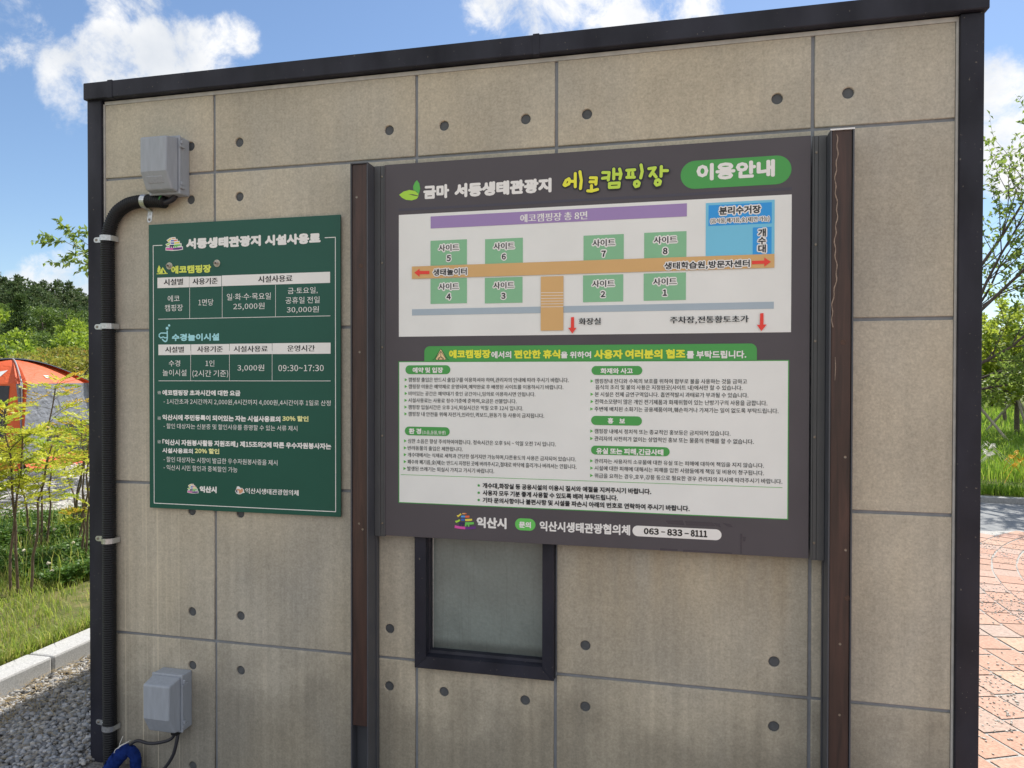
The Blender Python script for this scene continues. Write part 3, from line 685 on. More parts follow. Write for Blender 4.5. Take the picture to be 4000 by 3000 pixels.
('P','bird_emblem','navy',[(0.099,1.105),(0.1027,1.1126),(0.1061,1.1105),(0.1061,1.0985),(0.101,1.1006)]),
('P','bird_emblem','tan',[(0.1044,1.1141),(0.1161,1.1131),(0.1186,1.1094),(0.122,1.1163),(0.127,1.1153),(0.1303,1.1106),(0.1286,1.1031),(0.1194,1.0968),(0.1119,1.0965),(0.1111,1.1069),(0.1036,1.1096)]),
]
BOARD=[
('P','leaf_emblem','leaf_lime',[(0.7695,2.1788),(0.7861,2.1889),(0.8073,2.1935),(0.8284,2.1892),(0.8401,2.1793),(0.842,2.1712),(0.8214,2.1777),(0.8035,2.1791),(0.8214,2.1737),(0.8411,2.1691),(0.8355,2.161),(0.8167,2.1567),(0.7955,2.1596),(0.7813,2.167)]),
('P','leaf_emblem','leaf_green',[(0.8364,2.2262),(0.8448,2.2134),(0.8481,2.1956),(0.8425,2.1752),(0.8355,2.1852),(0.8223,2.1939),(0.8223,2.2059),(0.8284,2.2187)]),
('T','title_lettering','white','금마',0.04,'h',0.8597,0.954,2.1575,2.2059),
('T','title_lettering','white','서동생태관광지',0.045,'h',0.9732,1.3127,2.157,2.2058),
('S','camp_name_lettering','outline',0.0185,[(1.359,2.1753),(1.3551,2.1784),(1.3619,2.1924),(1.3716,2.1976),(1.3745,2.1917),(1.3716,2.1803),(1.359,2.1753)]),
('S','camp_name_lettering','outline',0.0185,[(1.3735,2.1888),(1.3881,2.188)]),
('S','camp_name_lettering','outline',0.0185,[(1.3928,2.2135),(1.3929,2.1695)]),
('S','camp_name_lettering','outline',0.0185,[(1.4083,2.2183),(1.4131,2.1893),(1.4103,2.1627)]),
('S','camp_name_lettering','outline',0.0185,[(1.4429,2.1961),(1.4629,2.1949),(1.4611,2.1741)]),
('S','camp_name_lettering','outline',0.0185,[(1.442,2.1828),(1.4611,2.1817)]),
('S','camp_name_lettering','outline',0.0185,[(1.4468,2.1702),(1.4468,2.1549)]),
('S','camp_name_lettering','outline',0.0185,[(1.4344,2.1537),(1.4468,2.1521),(1.4669,2.1566)]),
('S','camp_name_lettering','outline',0.0185,[(1.4838,2.2108),(1.5047,2.2095),(1.5019,2.185)]),
('S','camp_name_lettering','outline',0.0185,[(1.4829,2.1918),(1.5019,2.1935)]),
('S','camp_name_lettering','outline',0.0185,[(1.5197,2.2199),(1.5198,2.1877)]),
('S','camp_name_lettering','outline',0.0185,[(1.5386,2.2187),(1.5433,2.2023),(1.5396,2.1865)]),
('S','camp_name_lettering','outline',0.0185,[(1.5217,2.2027),(1.5396,2.2016)]),
('S','camp_name_lettering','outline',0.0185,[(1.5057,2.1734),(1.5378,2.1734),(1.5359,2.1603),(1.5058,2.1601),(1.5057,2.1734)]),
('S','camp_name_lettering','outline',0.0185,[(1.562,2.2129),(1.5872,2.2131)]),
('S','camp_name_lettering','outline',0.0185,[(1.5686,2.2102),(1.5677,2.1905)]),
('S','camp_name_lettering','outline',0.0185,[(1.5807,2.2038),(1.5817,2.1896)]),
('S','camp_name_lettering','outline',0.0185,[(1.5621,2.1899),(1.5864,2.1888)]),
('S','camp_name_lettering','outline',0.0185,[(1.6076,2.2274),(1.6114,2.2056),(1.6068,2.1853)]),
('S','camp_name_lettering','outline',0.0185,[(1.5864,2.1658),(1.5883,2.1732),(1.5966,2.1755),(1.6022,2.1686),(1.5995,2.1603),(1.5911,2.158),(1.5864,2.1658)]),
('S','camp_name_lettering','outline',0.0185,[(1.6326,2.2136),(1.6529,2.2152),(1.6364,2.19)]),
('S','camp_name_lettering','outline',0.0185,[(1.6446,2.1998),(1.6557,2.1851)]),
('S','camp_name_lettering','outline',0.0185,[(1.6721,2.2177),(1.6713,2.1869)]),
('S','camp_name_lettering','outline',0.0185,[(1.6749,2.2044),(1.6914,2.2034)]),
('S','camp_name_lettering','outline',0.0185,[(1.653,2.1647),(1.6549,2.173),(1.6622,2.1763),(1.6692,2.1703),(1.6668,2.1611),(1.6577,2.1588),(1.653,2.1647)]),
('S','camp_name_lettering','yellow',0.0098,[(1.359,2.1753),(1.3551,2.1784),(1.3619,2.1924),(1.3716,2.1976),(1.3745,2.1917),(1.3716,2.1803),(1.359,2.1753)]),
('S','camp_name_lettering','yellow',0.0098,[(1.3735,2.1888),(1.3881,2.188)]),
('S','camp_name_lettering','yellow',0.0098,[(1.3928,2.2135),(1.3929,2.1695)]),
('S','camp_name_lettering','yellow',0.0098,[(1.4083,2.2183),(1.4131,2.1893),(1.4103,2.1627)]),
('S','camp_name_lettering','yellow',0.0098,[(1.4429,2.1961),(1.4629,2.1949),(1.4611,2.1741)]),
('S','camp_name_lettering','yellow',0.0098,[(1.442,2.1828),(1.4611,2.1817)]),
('S','camp_name_lettering','yellow',0.0098,[(1.4468,2.1702),(1.4468,2.1549)]),
('S','camp_name_lettering','yellow',0.0098,[(1.4344,2.1537),(1.4468,2.1521),(1.4669,2.1566)]),
('S','camp_name_lettering','apple',0.0098,[(1.4838,2.2108),(1.5047,2.2095),(1.5019,2.185)]),
('S','camp_name_lettering','apple',0.0098,[(1.4829,2.1918),(1.5019,2.1935)]),
('S','camp_name_lettering','apple',0.0098,[(1.5197,2.2199),(1.5198,2.1877)]),
('S','camp_name_lettering','apple',0.0098,[(1.5386,2.2187),(1.5433,2.2023),(1.5396,2.1865)]),
('S','camp_name_lettering','apple',0.0098,[(1.5217,2.2027),(1.5396,2.2016)]),
('S','camp_name_lettering','apple',0.0098,[(1.5057,2.1734),(1.5378,2.1734),(1.5359,2.1603),(1.5058,2.1601),(1.5057,2.1734)]),
('S','camp_name_lettering','apple',0.0098,[(1.562,2.2129),(1.5872,2.2131)]),
('S','camp_name_lettering','apple',0.0098,[(1.5686,2.2102),(1.5677,2.1905)]),
('S','camp_name_lettering','apple',0.0098,[(1.5807,2.2038),(1.5817,2.1896)]),
('S','camp_name_lettering','apple',0.0098,[(1.5621,2.1899),(1.5864,2.1888)]),
('S','camp_name_lettering','apple',0.0098,[(1.6076,2.2274),(1.6114,2.2056),(1.6068,2.1853)]),
('S','camp_name_lettering','apple',0.0098,[(1.5864,2.1658),(1.5883,2.1732),(1.5966,2.1755),(1.6022,2.1686),(1.5995,2.1603),(1.5911,2.158),(1.5864,2.1658)]),
('S','camp_name_lettering','apple',0.0098,[(1.6326,2.2136),(1.6529,2.2152),(1.6364,2.19)]),
('S','camp_name_lettering','apple',0.0098,[(1.6446,2.1998),(1.6557,2.1851)]),
('S','camp_name_lettering','apple',0.0098,[(1.6721,2.2177),(1.6713,2.1869)]),
('S','camp_name_lettering','apple',0.0098,[(1.6749,2.2044),(1.6914,2.2034)]),
('S','camp_name_lettering','apple',0.0098,[(1.653,2.1647),(1.6549,2.173),(1.6622,2.1763),(1.6692,2.1703),(1.6668,2.1611),(1.6577,2.1588),(1.653,2.1647)]),
('R','title_pill','pill_green',1,1.7327,2.0681,2.1418,2.2312),
('T','title_pill','white','이용안내',0.04,'h',1.782,2.0193,2.1659,2.2205),
('R','header_line','deep_grey',0,0.7686,2.0693,2.1211,2.13),
('R','site_map','board_white',0,0.7686,2.0693,1.6798,2.1078),
('R','map_banner','purple',0,0.8867,1.7528,2.055,2.0967),
('T','map_banner','pale_lilac','에코캠핑장 총 8면',0.02,'h',1.2054,1.4329,2.0598,2.0889),
('R','site_plot5','plot_green',0,0.8863,1.0184,1.9257,2.0123),
('R','site_plot4','plot_green',0,0.8863,1.0185,1.7927,1.8799),
('R','site_plot6','plot_green',0,1.0828,1.2151,1.923,2.0094),
('R','site_plot3','plot_green',0,1.0821,1.214,1.7902,1.8776),
('R','site_plot7','plot_green',0,1.4205,1.5527,1.9192,2.0071),
('R','site_plot2','plot_green',0,1.4192,1.5514,1.7868,1.8757),
('R','site_plot8','plot_green',0,1.6183,1.7518,1.9199,2.0079),
('R','site_plot1','plot_green',0,1.6171,1.7507,1.7872,1.8757),
('T','site_plot5','inkout','사이트',0.02,'h',0.9159,0.9902,1.9738,1.998),
('T','site_plot5','inkout','5',0.025,'i',0.9454,0.9605,1.939,1.96),
('T','site_plot6','inkout','사이트',0.02,'h',1.1128,1.1858,1.9716,1.9961),
('T','site_plot6','inkout','6',0.025,'i',1.1417,1.1563,1.9374,1.958),
('T','site_plot7','inkout','사이트',0.02,'h',1.4501,1.5245,1.969,1.9934),
('T','site_plot7','inkout','7',0.025,'i',1.4797,1.4946,1.9346,1.9555),
('T','site_plot8','inkout','사이트',0.02,'h',1.6485,1.7223,1.9705,1.9944),
('T','site_plot8','inkout','8',0.025,'i',1.6775,1.693,1.9358,1.9572),
('T','site_plot4','inkout','사이트',0.02,'h',0.916,0.9894,1.8395,1.8637),
('T','site_plot4','inkout','4',0.025,'i',0.9445,0.9606,1.8063,1.8274),
('T','site_plot3','inkout','사이트',0.02,'h',1.112,1.1851,1.8388,1.8625),
('T','site_plot3','inkout','3',0.025,'i',1.1401,1.1556,1.8041,1.8251),
('T','site_plot2','inkout','사이트',0.02,'h',1.4491,1.5228,1.8351,1.8586),
('T','site_plot2','inkout','2',0.025,'i',1.4779,1.4928,1.8023,1.8223),
('T','site_plot1','inkout','사이트',0.02,'h',1.6469,1.7216,1.8361,1.8601),
('T','site_plot1','inkout','1',0.025,'i',1.678,1.6915,1.8018,1.8223),
('R','path_drawing','ochre',0,0.8181,2.019,1.8819,1.9248),
('R','path_drawing','ochre',0,1.2771,1.3539,1.6946,1.8757),
('S','path_drawing','cream',0.0016,[(1.2776,1.8217),(1.3541,1.8207)]),
('S','path_drawing','cream',0.0016,[(1.2776,1.8124),(1.3541,1.8114)]),
('S','path_drawing','cream',0.0016,[(1.2777,1.8026),(1.3541,1.8017)]),
('S','path_drawing','cream',0.0016,[(1.2777,1.7933),(1.3541,1.7924)]),
('S','path_drawing','cream',0.0016,[(1.2777,1.7839),(1.3541,1.7831)]),
('S','path_drawing','cream',0.0016,[(1.2777,1.7741),(1.3542,1.7734)]),
('R','road_strip','slate_blue',0,0.8181,2.0182,1.7538,1.7755),
('R','waste_area','light_blue',0,1.8114,2.0192,1.9206,2.094),
('R','waste_area','blue',0,1.8198,2.0108,2.0206,2.0866),
('R','waste_area','blue',0,1.9543,2.0104,1.9228,2.01),
('T','waste_area','inkout','분리수거장',0.025,'h',1.8524,1.9777,2.054,2.0795),
('T','waste_area','inkout','(음식물,폐기름,숯(재)만 가능)',0.015,'h',1.8259,2.0037,2.0285,2.0438),
('T','waste_area','inkout','개',0.025,'h',1.9703,1.9935,1.98,2.0056),
('T','waste_area','inkout','수',0.025,'h',1.9704,1.9936,1.9556,1.98),
('T','waste_area','inkout','대',0.025,'h',1.9705,1.9937,1.9299,1.9556),
('P','arrow1','red',[(0.8275,1.9028),(0.8471,1.9164),(0.8471,1.9084),(0.883,1.9073),(0.883,1.8963),(0.8471,1.8974),(0.8471,1.8881)]),
('P','arrow2','red',[(2.0086,1.9001),(1.9889,1.9142),(1.9889,1.9049),(1.9521,1.9049),(1.9522,1.8943),(1.989,1.8947),(1.989,1.8858)]),
('P','arrow3','red',[(1.3841,1.6835),(1.3701,1.7027),(1.379,1.7026),(1.3798,1.7379),(1.3899,1.7382),(1.39,1.7024),(1.3981,1.7023)]),
('P','arrow4','red',[(1.9815,1.6842),(1.9675,1.704),(1.9768,1.7038),(1.9774,1.7397),(1.9874,1.7403),(1.9876,1.7045),(1.9969,1.7043)]),
('T','map_lettering','inkout','생태놀이터',0.022,'h',0.897,1.0189,1.8897,1.9134),
('T','map_lettering','inkout','생태학습원,방문자센터',0.022,'h',1.6826,1.9455,1.8863,1.9093),
('T','map_lettering','ink','화장실',0.02,'h',1.4052,1.4786,1.7114,1.735),
('T','map_lettering','ink','주차장,전통황토초가',0.02,'h',1.7008,1.9432,1.7113,1.7347),
('R','rules_panel','pill_green',0,0.7672,2.0643,1.0935,1.5931),
('R','rules_panel','board_white',0,0.7702,2.0612999999999997,1.0964999999999998,1.5901),
('R','rules_header','pill_green',0.5,0.8638,1.9685,1.5932,1.6454),
('P','rules_header','peach',[(0.9244,1.6352),(0.9421,1.6031),(0.9421,1.5977),(0.906,1.5978),(0.906,1.6033)]),
('S','rules_header','ink',0.0016,[(0.8946,1.5981),(0.8984,1.5985),(0.9244,1.6355),(0.9503,1.5983),(0.9539,1.5979)]),
('S','rules_header','ink',0.0016,[(0.9244,1.6279),(0.906,1.6033),(0.9063,1.5978),(0.9421,1.5977),(0.9421,1.6031),(0.9244,1.6279)]),
('S','rules_header','ink',0.0016,[(0.9244,1.6279),(0.9244,1.6092)]),
('S','rules_header','ink',0.0016,[(0.9244,1.6092),(0.9136,1.6026),(0.9162,1.599),(0.9244,1.6092),(0.9352,1.6025),(0.9327,1.5989),(0.9244,1.6092)]),
('T','rules_header','yellow','에코캠핑장',0.035,'h',0.9542,1.1032,1.6027,1.6323),
('T','rules_header','white','에서의',0.025,'h',1.1054,1.1756,1.6021,1.6266),
('T','rules_header','yellow','편안한 휴식',0.035,'h',1.1855,1.3434,1.6009,1.6302),
('T','rules_header','white','을 위하여',0.025,'h',1.3451,1.4467,1.6011,1.6242),
('T','rules_header','yellow','사용자 여러분의 협조',0.035,'h',1.4566,1.75,1.5987,1.6293),
('T','rules_header','white','를 부탁드립니다.',0.025,'h',1.7534,1.9368,1.5988,1.6237),
('R','section_pill0','pill_green',1,0.7936,0.9587,1.5482,1.5791),
('R','section_pill1','pill_green',1,0.7913,0.9565,1.3333,1.3638),
('R','section_pill2','pill_green',1,1.4482,1.6138,1.5461,1.5754),
('R','section_pill3','pill_green',1,1.4473,1.6131,1.3804,1.4106),
('R','section_pill4','pill_green',1,1.4471,1.7017,1.2826,1.3119),
('T','section_pill0','white','예약 및 입장',0.03,'h',0.8203,0.9326,1.5522,1.5721),
('T','section_pill1','white','환 경',0.03,'h',0.8065,0.8524,1.338,1.358),
('T','section_pill1','white','(소음,동물,위생)',0.01,'h',0.8565,0.9417,1.3377,1.3515),
('T','section_pill2','white','화재와 사고',0.03,'h',1.4778,1.5833,1.5498,1.5686),
('T','section_pill3','white','홍',0.03,'h',1.5019,1.5206,1.3854,1.4046),
('T','section_pill3','white','보',0.03,'h',1.5397,1.5587,1.3851,1.4043),
('T','section_pill4','white','유실 또는 피해,긴급사태',0.03,'h',1.4642,1.6819,1.2848,1.3051),
('T','rules_lettering','ink','캠핑장 출입은 반드시 출입구를 이용하셔야 하며,관리자의 안내에 따라 주시기 바랍니다.',0.006,'h',0.8051,1.3724,1.5205,1.5365),
('P','rules_lettering','leaf_green',[(0.7908,1.5341),(0.8005,1.5285),(0.7908,1.5228)]),
('T','rules_lettering','ink','캠핑장 이용은 예약제로 운영되며,예약완료 후 배정된 사이트를 이용하시기 바랍니다.',0.006,'h',0.8051,1.3541,1.497,1.5126),
('P','rules_lettering','leaf_green',[(0.7908,1.5104),(0.8005,1.5048),(0.7908,1.4991)]),
('T','rules_lettering','ink','비어있는 공간은 예약대기 중인 공간이니,임의로 이용하시면 안됩니다.',0.006,'h',0.8051,1.2591,1.4727,1.4879),
('P','rules_lettering','leaf_green',[(0.7908,1.4858),(0.8005,1.4803),(0.7908,1.4745)]),
('T','rules_lettering','ink','시설사용료는 사용료 징수기준에 준하며,요금은 선불입니다.',0.006,'h',0.8042,1.1943,1.4484,1.464),
('P','rules_lettering','leaf_green',[(0.7899,1.4617),(0.7996,1.4561),(0.7899,1.4504)]),
('T','rules_lettering','ink','캠핑장 입실시간은 오후 2시,퇴실시간은 익일 오후 12시 입니다.',0.006,'h',0.8042,1.2171,1.4245,1.4405),
('P','rules_lettering','leaf_green',[(0.7899,1.438),(0.7996,1.4324),(0.7899,1.4267)]),
('T','rules_lettering','ink','캠핑장 내 안전을 위해 자전거,인라인,퀵보드,원동기 등 사용이 금지됩니다.',0.006,'h',0.8042,1.2893,1.4005,1.4162),
('P','rules_lettering','leaf_green',[(0.7899,1.4138),(0.7996,1.4083),(0.7899,1.4025)]),
('T','rules_lettering','ink','심한 소음은 항상 주의하여야합니다. 정숙시간은 오후 9시 ~ 익일 오전 7시 입니다.',0.006,'h',0.8028,1.3294,1.3053,1.3214),
('P','rules_lettering','leaf_green',[(0.7885,1.3187),(0.7982,1.3132),(0.7885,1.3074)]),
('T','rules_lettering','ink','반려동물의 출입은 제한됩니다.',0.006,'h',0.8019,1.0044,1.2809,1.2966),
('P','rules_lettering','leaf_green',[(0.7875,1.2941),(0.7972,1.2886),(0.7875,1.2827)]),
('T','rules_lettering','ink','개수대에서는 식재료 세척과 간단한 설거지만 가능하며,다른용도의 사용은 금지되어 있습니다.',0.006,'h',0.8019,1.397,1.257,1.2726),
('P','rules_lettering','leaf_green',[(0.7875,1.2701),(0.7972,1.2647),(0.7875,1.2588)]),
('T','rules_lettering','ink','폐수와 폐기름,숯(재)는 반드시 지정된 곳에 버려주시고,절대로 바닥에 흘리거나 버려서는 안됩니다.',0.006,'h',0.8014,1.3991,1.2321,1.2482),
('P','rules_lettering','leaf_green',[(0.7871,1.2455),(0.7968,1.2401),(0.7871,1.2341)]),
('T','rules_lettering','ink','발생된 쓰레기는 퇴실시 가지고 가시기 바랍니다.',0.006,'h',0.8005,1.1159,1.2082,1.2243),
('P','rules_lettering','leaf_green',[(0.7861,1.2214),(0.7958,1.2161),(0.7861,1.2101)]),
('T','rules_lettering','ink','캠핑장내 잔디와 수목의 보호를 위하여 함부로 불을 사용하는 것을 금하고',0.006,'h',1.4591,1.9392,1.5178,1.5336),
('P','rules_lettering','leaf_green',[(1.4451,1.5311),(1.4546,1.5257),(1.4452,1.5203)]),
('T','rules_lettering','ink','음식의 조리 및 불의 사용은 지정된곳(사이트 내)에서만 할 수 있습니다.',0.006,'h',1.4614,1.9258,1.4976,1.5133),
('T','rules_lettering','ink','본 시설은 전체 금연구역입니다. 흡연적발시 과태료가 부과될 수 있습니다.',0.006,'h',1.4592,1.9435,1.4742,1.49),
('P','rules_lettering','leaf_green',[(1.4453,1.4874),(1.4547,1.4821),(1.4453,1.4766)]),
('T','rules_lettering','ink','전력소모량이 많은 개인 전기제품과 화재위험이 있는 난방기구의 사용을 금합니다.',0.006,'h',1.4593,2.0006,1.4495,1.4661),
('P','rules_lettering','leaf_green',[(1.4453,1.4631),(1.4548,1.4578),(1.4453,1.4523)]),
('T','rules_lettering','ink','주변에 배치된 소화기는 공용제품이며,훼손하거나 가져가는 일이 없도록 부탁드립니다.',0.006,'h',1.4584,2.0337,1.4256,1.4414),
('P','rules_lettering','leaf_green',[(1.4445,1.4387),(1.4539,1.4334),(1.4445,1.4279)]),
('T','rules_lettering','ink','캠핑장 내에서 정치적 또는 종교적인 홍보등은 금지되어 있습니다.',0.006,'h',1.4586,1.8898,1.3522,1.368),
('P','rules_lettering','leaf_green',[(1.4447,1.3653),(1.4541,1.36),(1.4447,1.3544)]),
('T','rules_lettering','ink','관리자의 사전허가 없이는 상업적인 홍보 또는 물품의 판매를 할 수 없습니다.',0.006,'h',1.4582,1.9605,1.3275,1.3437),
('P','rules_lettering','leaf_green',[(1.4443,1.3407),(1.4538,1.3355),(1.4443,1.3299)]),
('T','rules_lettering','ink','관리자는 사용자의 소유물에 대한 유실 또는 피해에 대하여 책임을 지지 않습니다.',0.006,'h',1.4584,1.9914,1.2536,1.2689),
('P','rules_lettering','leaf_green',[(1.4445,1.2663),(1.454,1.2611),(1.4445,1.2554)]),
('T','rules_lettering','ink','시설에 대한 피해에 대해서는 피해를 입힌 사람들에게 책임 및 비용이 청구됩니다.',0.006,'h',1.4589,1.9915,1.2297,1.2455),
('P','rules_lettering','leaf_green',[(1.445,1.2426),(1.4545,1.2374),(1.445,1.2317)]),
('T','rules_lettering','ink','위급을 요하는 경우,호우,강풍 등으로 필요한 경우 관리자의 지시에 따라주시기 바랍니다.',0.006,'h',1.4586,2.0461,1.2049,1.2207),
('P','rules_lettering','leaf_green',[(1.4446,1.2177),(1.4541,1.2126),(1.4446,1.2069)]),
('S','divider_line','leaf_green',0.0014,[(0.7759,1.1939),(2.0464,1.1939)]),
('T','rules_lettering','ink','개수대,화장실 등 공용시설의 이용시 질서와 예절을 지켜주시기 바랍니다.',0.022,'h',1.0752,1.6436,1.1568,1.1755),
('P','rules_lettering','pill_green',[(1.0656,1.1658),(1.0647,1.1632),(1.0625,1.1616),(1.0598,1.1615),(1.0576,1.163),(1.0568,1.1655),(1.0576,1.168),(1.0598,1.1696),(1.0625,1.1697),(1.0647,1.1682)]),
('T','rules_lettering','ink','사용자 모두 기분 좋게 사용할 수 있도록 배려 부탁드립니다.',0.022,'h',1.0753,1.5361,1.1317,1.1504),
('P','rules_lettering','pill_green',[(1.0656,1.1407),(1.0648,1.1381),(1.0626,1.1365),(1.0598,1.1364),(1.0576,1.1379),(1.0568,1.1403),(1.0576,1.1429),(1.0598,1.1445),(1.0625,1.1446),(1.0647,1.1431)]),
('T','rules_lettering','ink','기타 문의사항이나 불편사항 및 시설물 파손시 아래의 번호로 연락하여 주시기 바랍니다.',0.022,'h',1.0753,1.7653,1.1066,1.1253),
('P','rules_lettering','pill_green',[(1.0656,1.1156),(1.0648,1.113),(1.0626,1.1114),(1.0599,1.1113),(1.0576,1.1127),(1.0568,1.1152),(1.0576,1.1177),(1.0598,1.1194),(1.0626,1.1195),(1.0648,1.118)]),
('P','city_emblem','amber',[(0.9816,1.058),(0.99,1.0614),(0.9957,1.0667),(0.9994,1.0634),(0.9942,1.0581),(0.9863,1.0522)]),
('P','city_emblem','coral',[(1.0022,1.0678),(1.0129,1.0683),(1.0129,1.0638),(1.0022,1.0633)]),
('P','city_emblem','vermilion',[(1.0135,1.0683),(1.0171,1.0679),(1.0171,1.0644),(1.0135,1.064)]),
('P','city_emblem','cobalt_light',[(0.9978,1.0586),(1.0119,1.0592),(1.0119,1.0529),(0.9973,1.0522)]),
('P','city_emblem','vermilion',[(1.0124,1.0592),(1.0275,1.0599),(1.0275,1.0531),(1.0124,1.0521)]),
('P','city_emblem','cobalt',[(0.9984,1.0478),(1.0114,1.0484),(1.0114,1.0416),(0.9984,1.041)]),
('P','city_emblem','amber',[(1.0126,1.0476),(1.0371,1.0495),(1.0379,1.0431),(1.0255,1.041),(1.013,1.0406)]),
('P','city_emblem','leaf_lime',[(0.9761,1.0392),(0.9853,1.0416),(0.9921,1.0458),(0.9955,1.0421),(0.989,1.0363),(0.98,1.0328)]),
('P','city_emblem','navy',[(0.9916,1.0359),(1.0114,1.0363),(1.0109,1.0288),(1.0072,1.0286),(1.0072,1.0221),(1.0025,1.0224),(1.002,1.0286),(0.9968,1.0284),(0.9963,1.0225),(0.9911,1.0233)]),
('P','city_emblem','grass_green',[(1.0124,1.0364),(1.0436,1.0385),(1.0445,1.0314),(1.0338,1.0294),(1.0281,1.0291),(1.0275,1.0221),(1.0224,1.0218),(1.0218,1.0283),(1.0177,1.0281),(1.0171,1.0218),(1.0117,1.0218)]),
('P','city_emblem','magenta',[(0.9753,1.0246),(0.9942,1.0214),(1.013,1.0209),(1.013,1.0118),(0.9921,1.0128),(0.9743,1.0149)]),
('P','city_emblem','plum',[(1.013,1.0209),(1.0338,1.0222),(1.0506,1.0247),(1.0506,1.0162),(1.0317,1.0128),(1.013,1.0118)]),
('T','footer_lettering','white','익산시',0.035,'h',1.0533,1.1595,1.0192,1.0575),
('R','contact_pill','bright_green',1,1.1893,1.2599,1.0183,1.0591),
('T','contact_pill','white','문의',0.035,'h',1.2027,1.2442,1.0265,1.0484),
('T','footer_lettering','white','익산시생태관광협의체',0.025,'h',1.2739,1.5762,1.0191,1.0538),
('R','phone_plate','sticker_white',1,1.5836,1.8642,1.0182,1.053),
('T','phone_plate','black','063',0.03,'i',1.62,1.6686,1.0258,1.0467),
('T','phone_plate','black','–',0.03,'i',1.6756,1.6885,1.0349,1.0379),
('T','phone_plate','black','833',0.03,'i',1.6945,1.7429,1.0252,1.0473),
('T','phone_plate','black','–',0.03,'i',1.7494,1.763,1.0333,1.0368),
('T','phone_plate','black','8111',0.03,'i',1.7685,1.8204,1.0255,1.0479),
('P','tape_residue','residue',[(1.6893,1.0735),(1.7441,1.077),(1.7484,1.0618),(1.6979,1.0638)]),
('P','tape_residue','residue',[(1.7501,1.0755),(1.8358,1.0747),(1.8454,1.0634),(1.7557,1.0613)]),
('P','tape_residue','residue',[(1.8379,1.074),(1.8588,1.0715),(1.8609,1.062),(1.8484,1.0631)]),
('P','tape_residue','residue',[(1.8671,1.0745),(1.892,1.0713),(1.8995,1.0617),(1.8817,1.0639)]),
('P','tape_residue','residue',[(1.6723,0.9829),(1.7282,0.9825),(1.7274,0.9763),(1.6724,0.9754)]),
('P','tape_residue','residue',[(1.7432,0.9816),(1.8966,0.9806),(1.8966,0.9763),(1.7454,0.9751)]),
('P','tape_residue','residue',[(1.921,1.0434),(1.9272,1.0428),(1.9254,0.9788),(1.9222,0.9795)]),
('P','tape_residue','residue',[(1.9293,1.0343),(1.9383,1.0335),(1.936,1.0182),(1.9302,1.0197)]),
]
# ------------------------------------------------------------------ printed colours
def ink(name, c, rough=0.42, k=K): return mat('print_'+name, shade(*c, k=k), rough, 0.03, 6, spec=0.4)
INKS = {'white': ink('white', (205, 212, 214)), 'plate': ink('plate', (196, 198, 200)), 'ink': ink('ink', (26, 28, 34)), 'lime': ink('lime', (184, 194, 82)),
 'sky': ink('sky', (136, 186, 216)), 'pale_yellow': ink('pale_yellow', (226, 222, 138)), 'amber': ink('amber', (218, 180, 70)), 'coral': ink('coral', (214, 140, 92)),
 'cobalt': ink('cobalt', (44, 86, 160)), 'cobalt_light': ink('cobalt_light', (72, 136, 212)), 'vermilion': ink('vermilion', (198, 92, 60)), 'leaf_lime': ink('leaf_lime', (142, 184, 60)),
 'navy': ink('navy', (40, 36, 74)), 'grass_green': ink('grass_green', (90, 166, 76)), 'magenta': ink('magenta', (182, 70, 146)), 'plum': ink('plum', (86, 42, 110)),
 'tan': ink('tan', (176, 128, 100)), 'leaf_green': ink('leaf_green', (76, 152, 68)), 'outline': ink('outline', (42, 44, 54)), 'yellow': ink('yellow', (220, 204, 56)),
 'apple': ink('apple', (164, 190, 68)), 'pill_green': ink('pill_green', (62, 134, 68)), 'bright_green': ink('bright_green', (84, 166, 78)), 'deep_grey': ink('deep_grey', (60, 59, 70)),
 'board_white': ink('board_white', (193, 201, 205)), 'purple': ink('purple', (132, 112, 158)), 'pale_lilac': ink('pale_lilac', (202, 198, 214)), 'plot_green': ink('plot_green', (112, 160, 126)),
 'ochre': ink('ochre', (180, 146, 98)), 'cream': ink('cream', (226, 216, 196)), 'slate_blue': ink('slate_blue', (140, 154, 166)), 'light_blue': ink('light_blue', (98, 166, 216)),
 'blue': ink('blue', (40, 130, 198)), 'red': ink('red', (204, 56, 48)), 'peach': ink('peach', (208, 172, 130)), 'sticker_white': ink('sticker_white', (206, 211, 212), 0.3),
 'black': ink('black', (22, 22, 24)), 'residue': ink('residue', (56, 54, 62), 0.25)}
M_green = mat('green_sign_face', shade(27, 71, 61), 0.34, 0.06, 3, spec=0.32)
M_board = mat('board_face', shade(68, 65, 70), 0.45, 0.06, 4, spec=0.3)
M_alu = mat('sheet_edge', (.45, .45, .45), 0.4, metal=0.6)
M_rail = mat('rail_metal', shade(64, 66, 69), 0.45, 0.06, 12, 0.05, 400)
M_post = mat('post_metal', shade(60, 62, 68), 0.45, 0.10, 8, 0.05, 400)

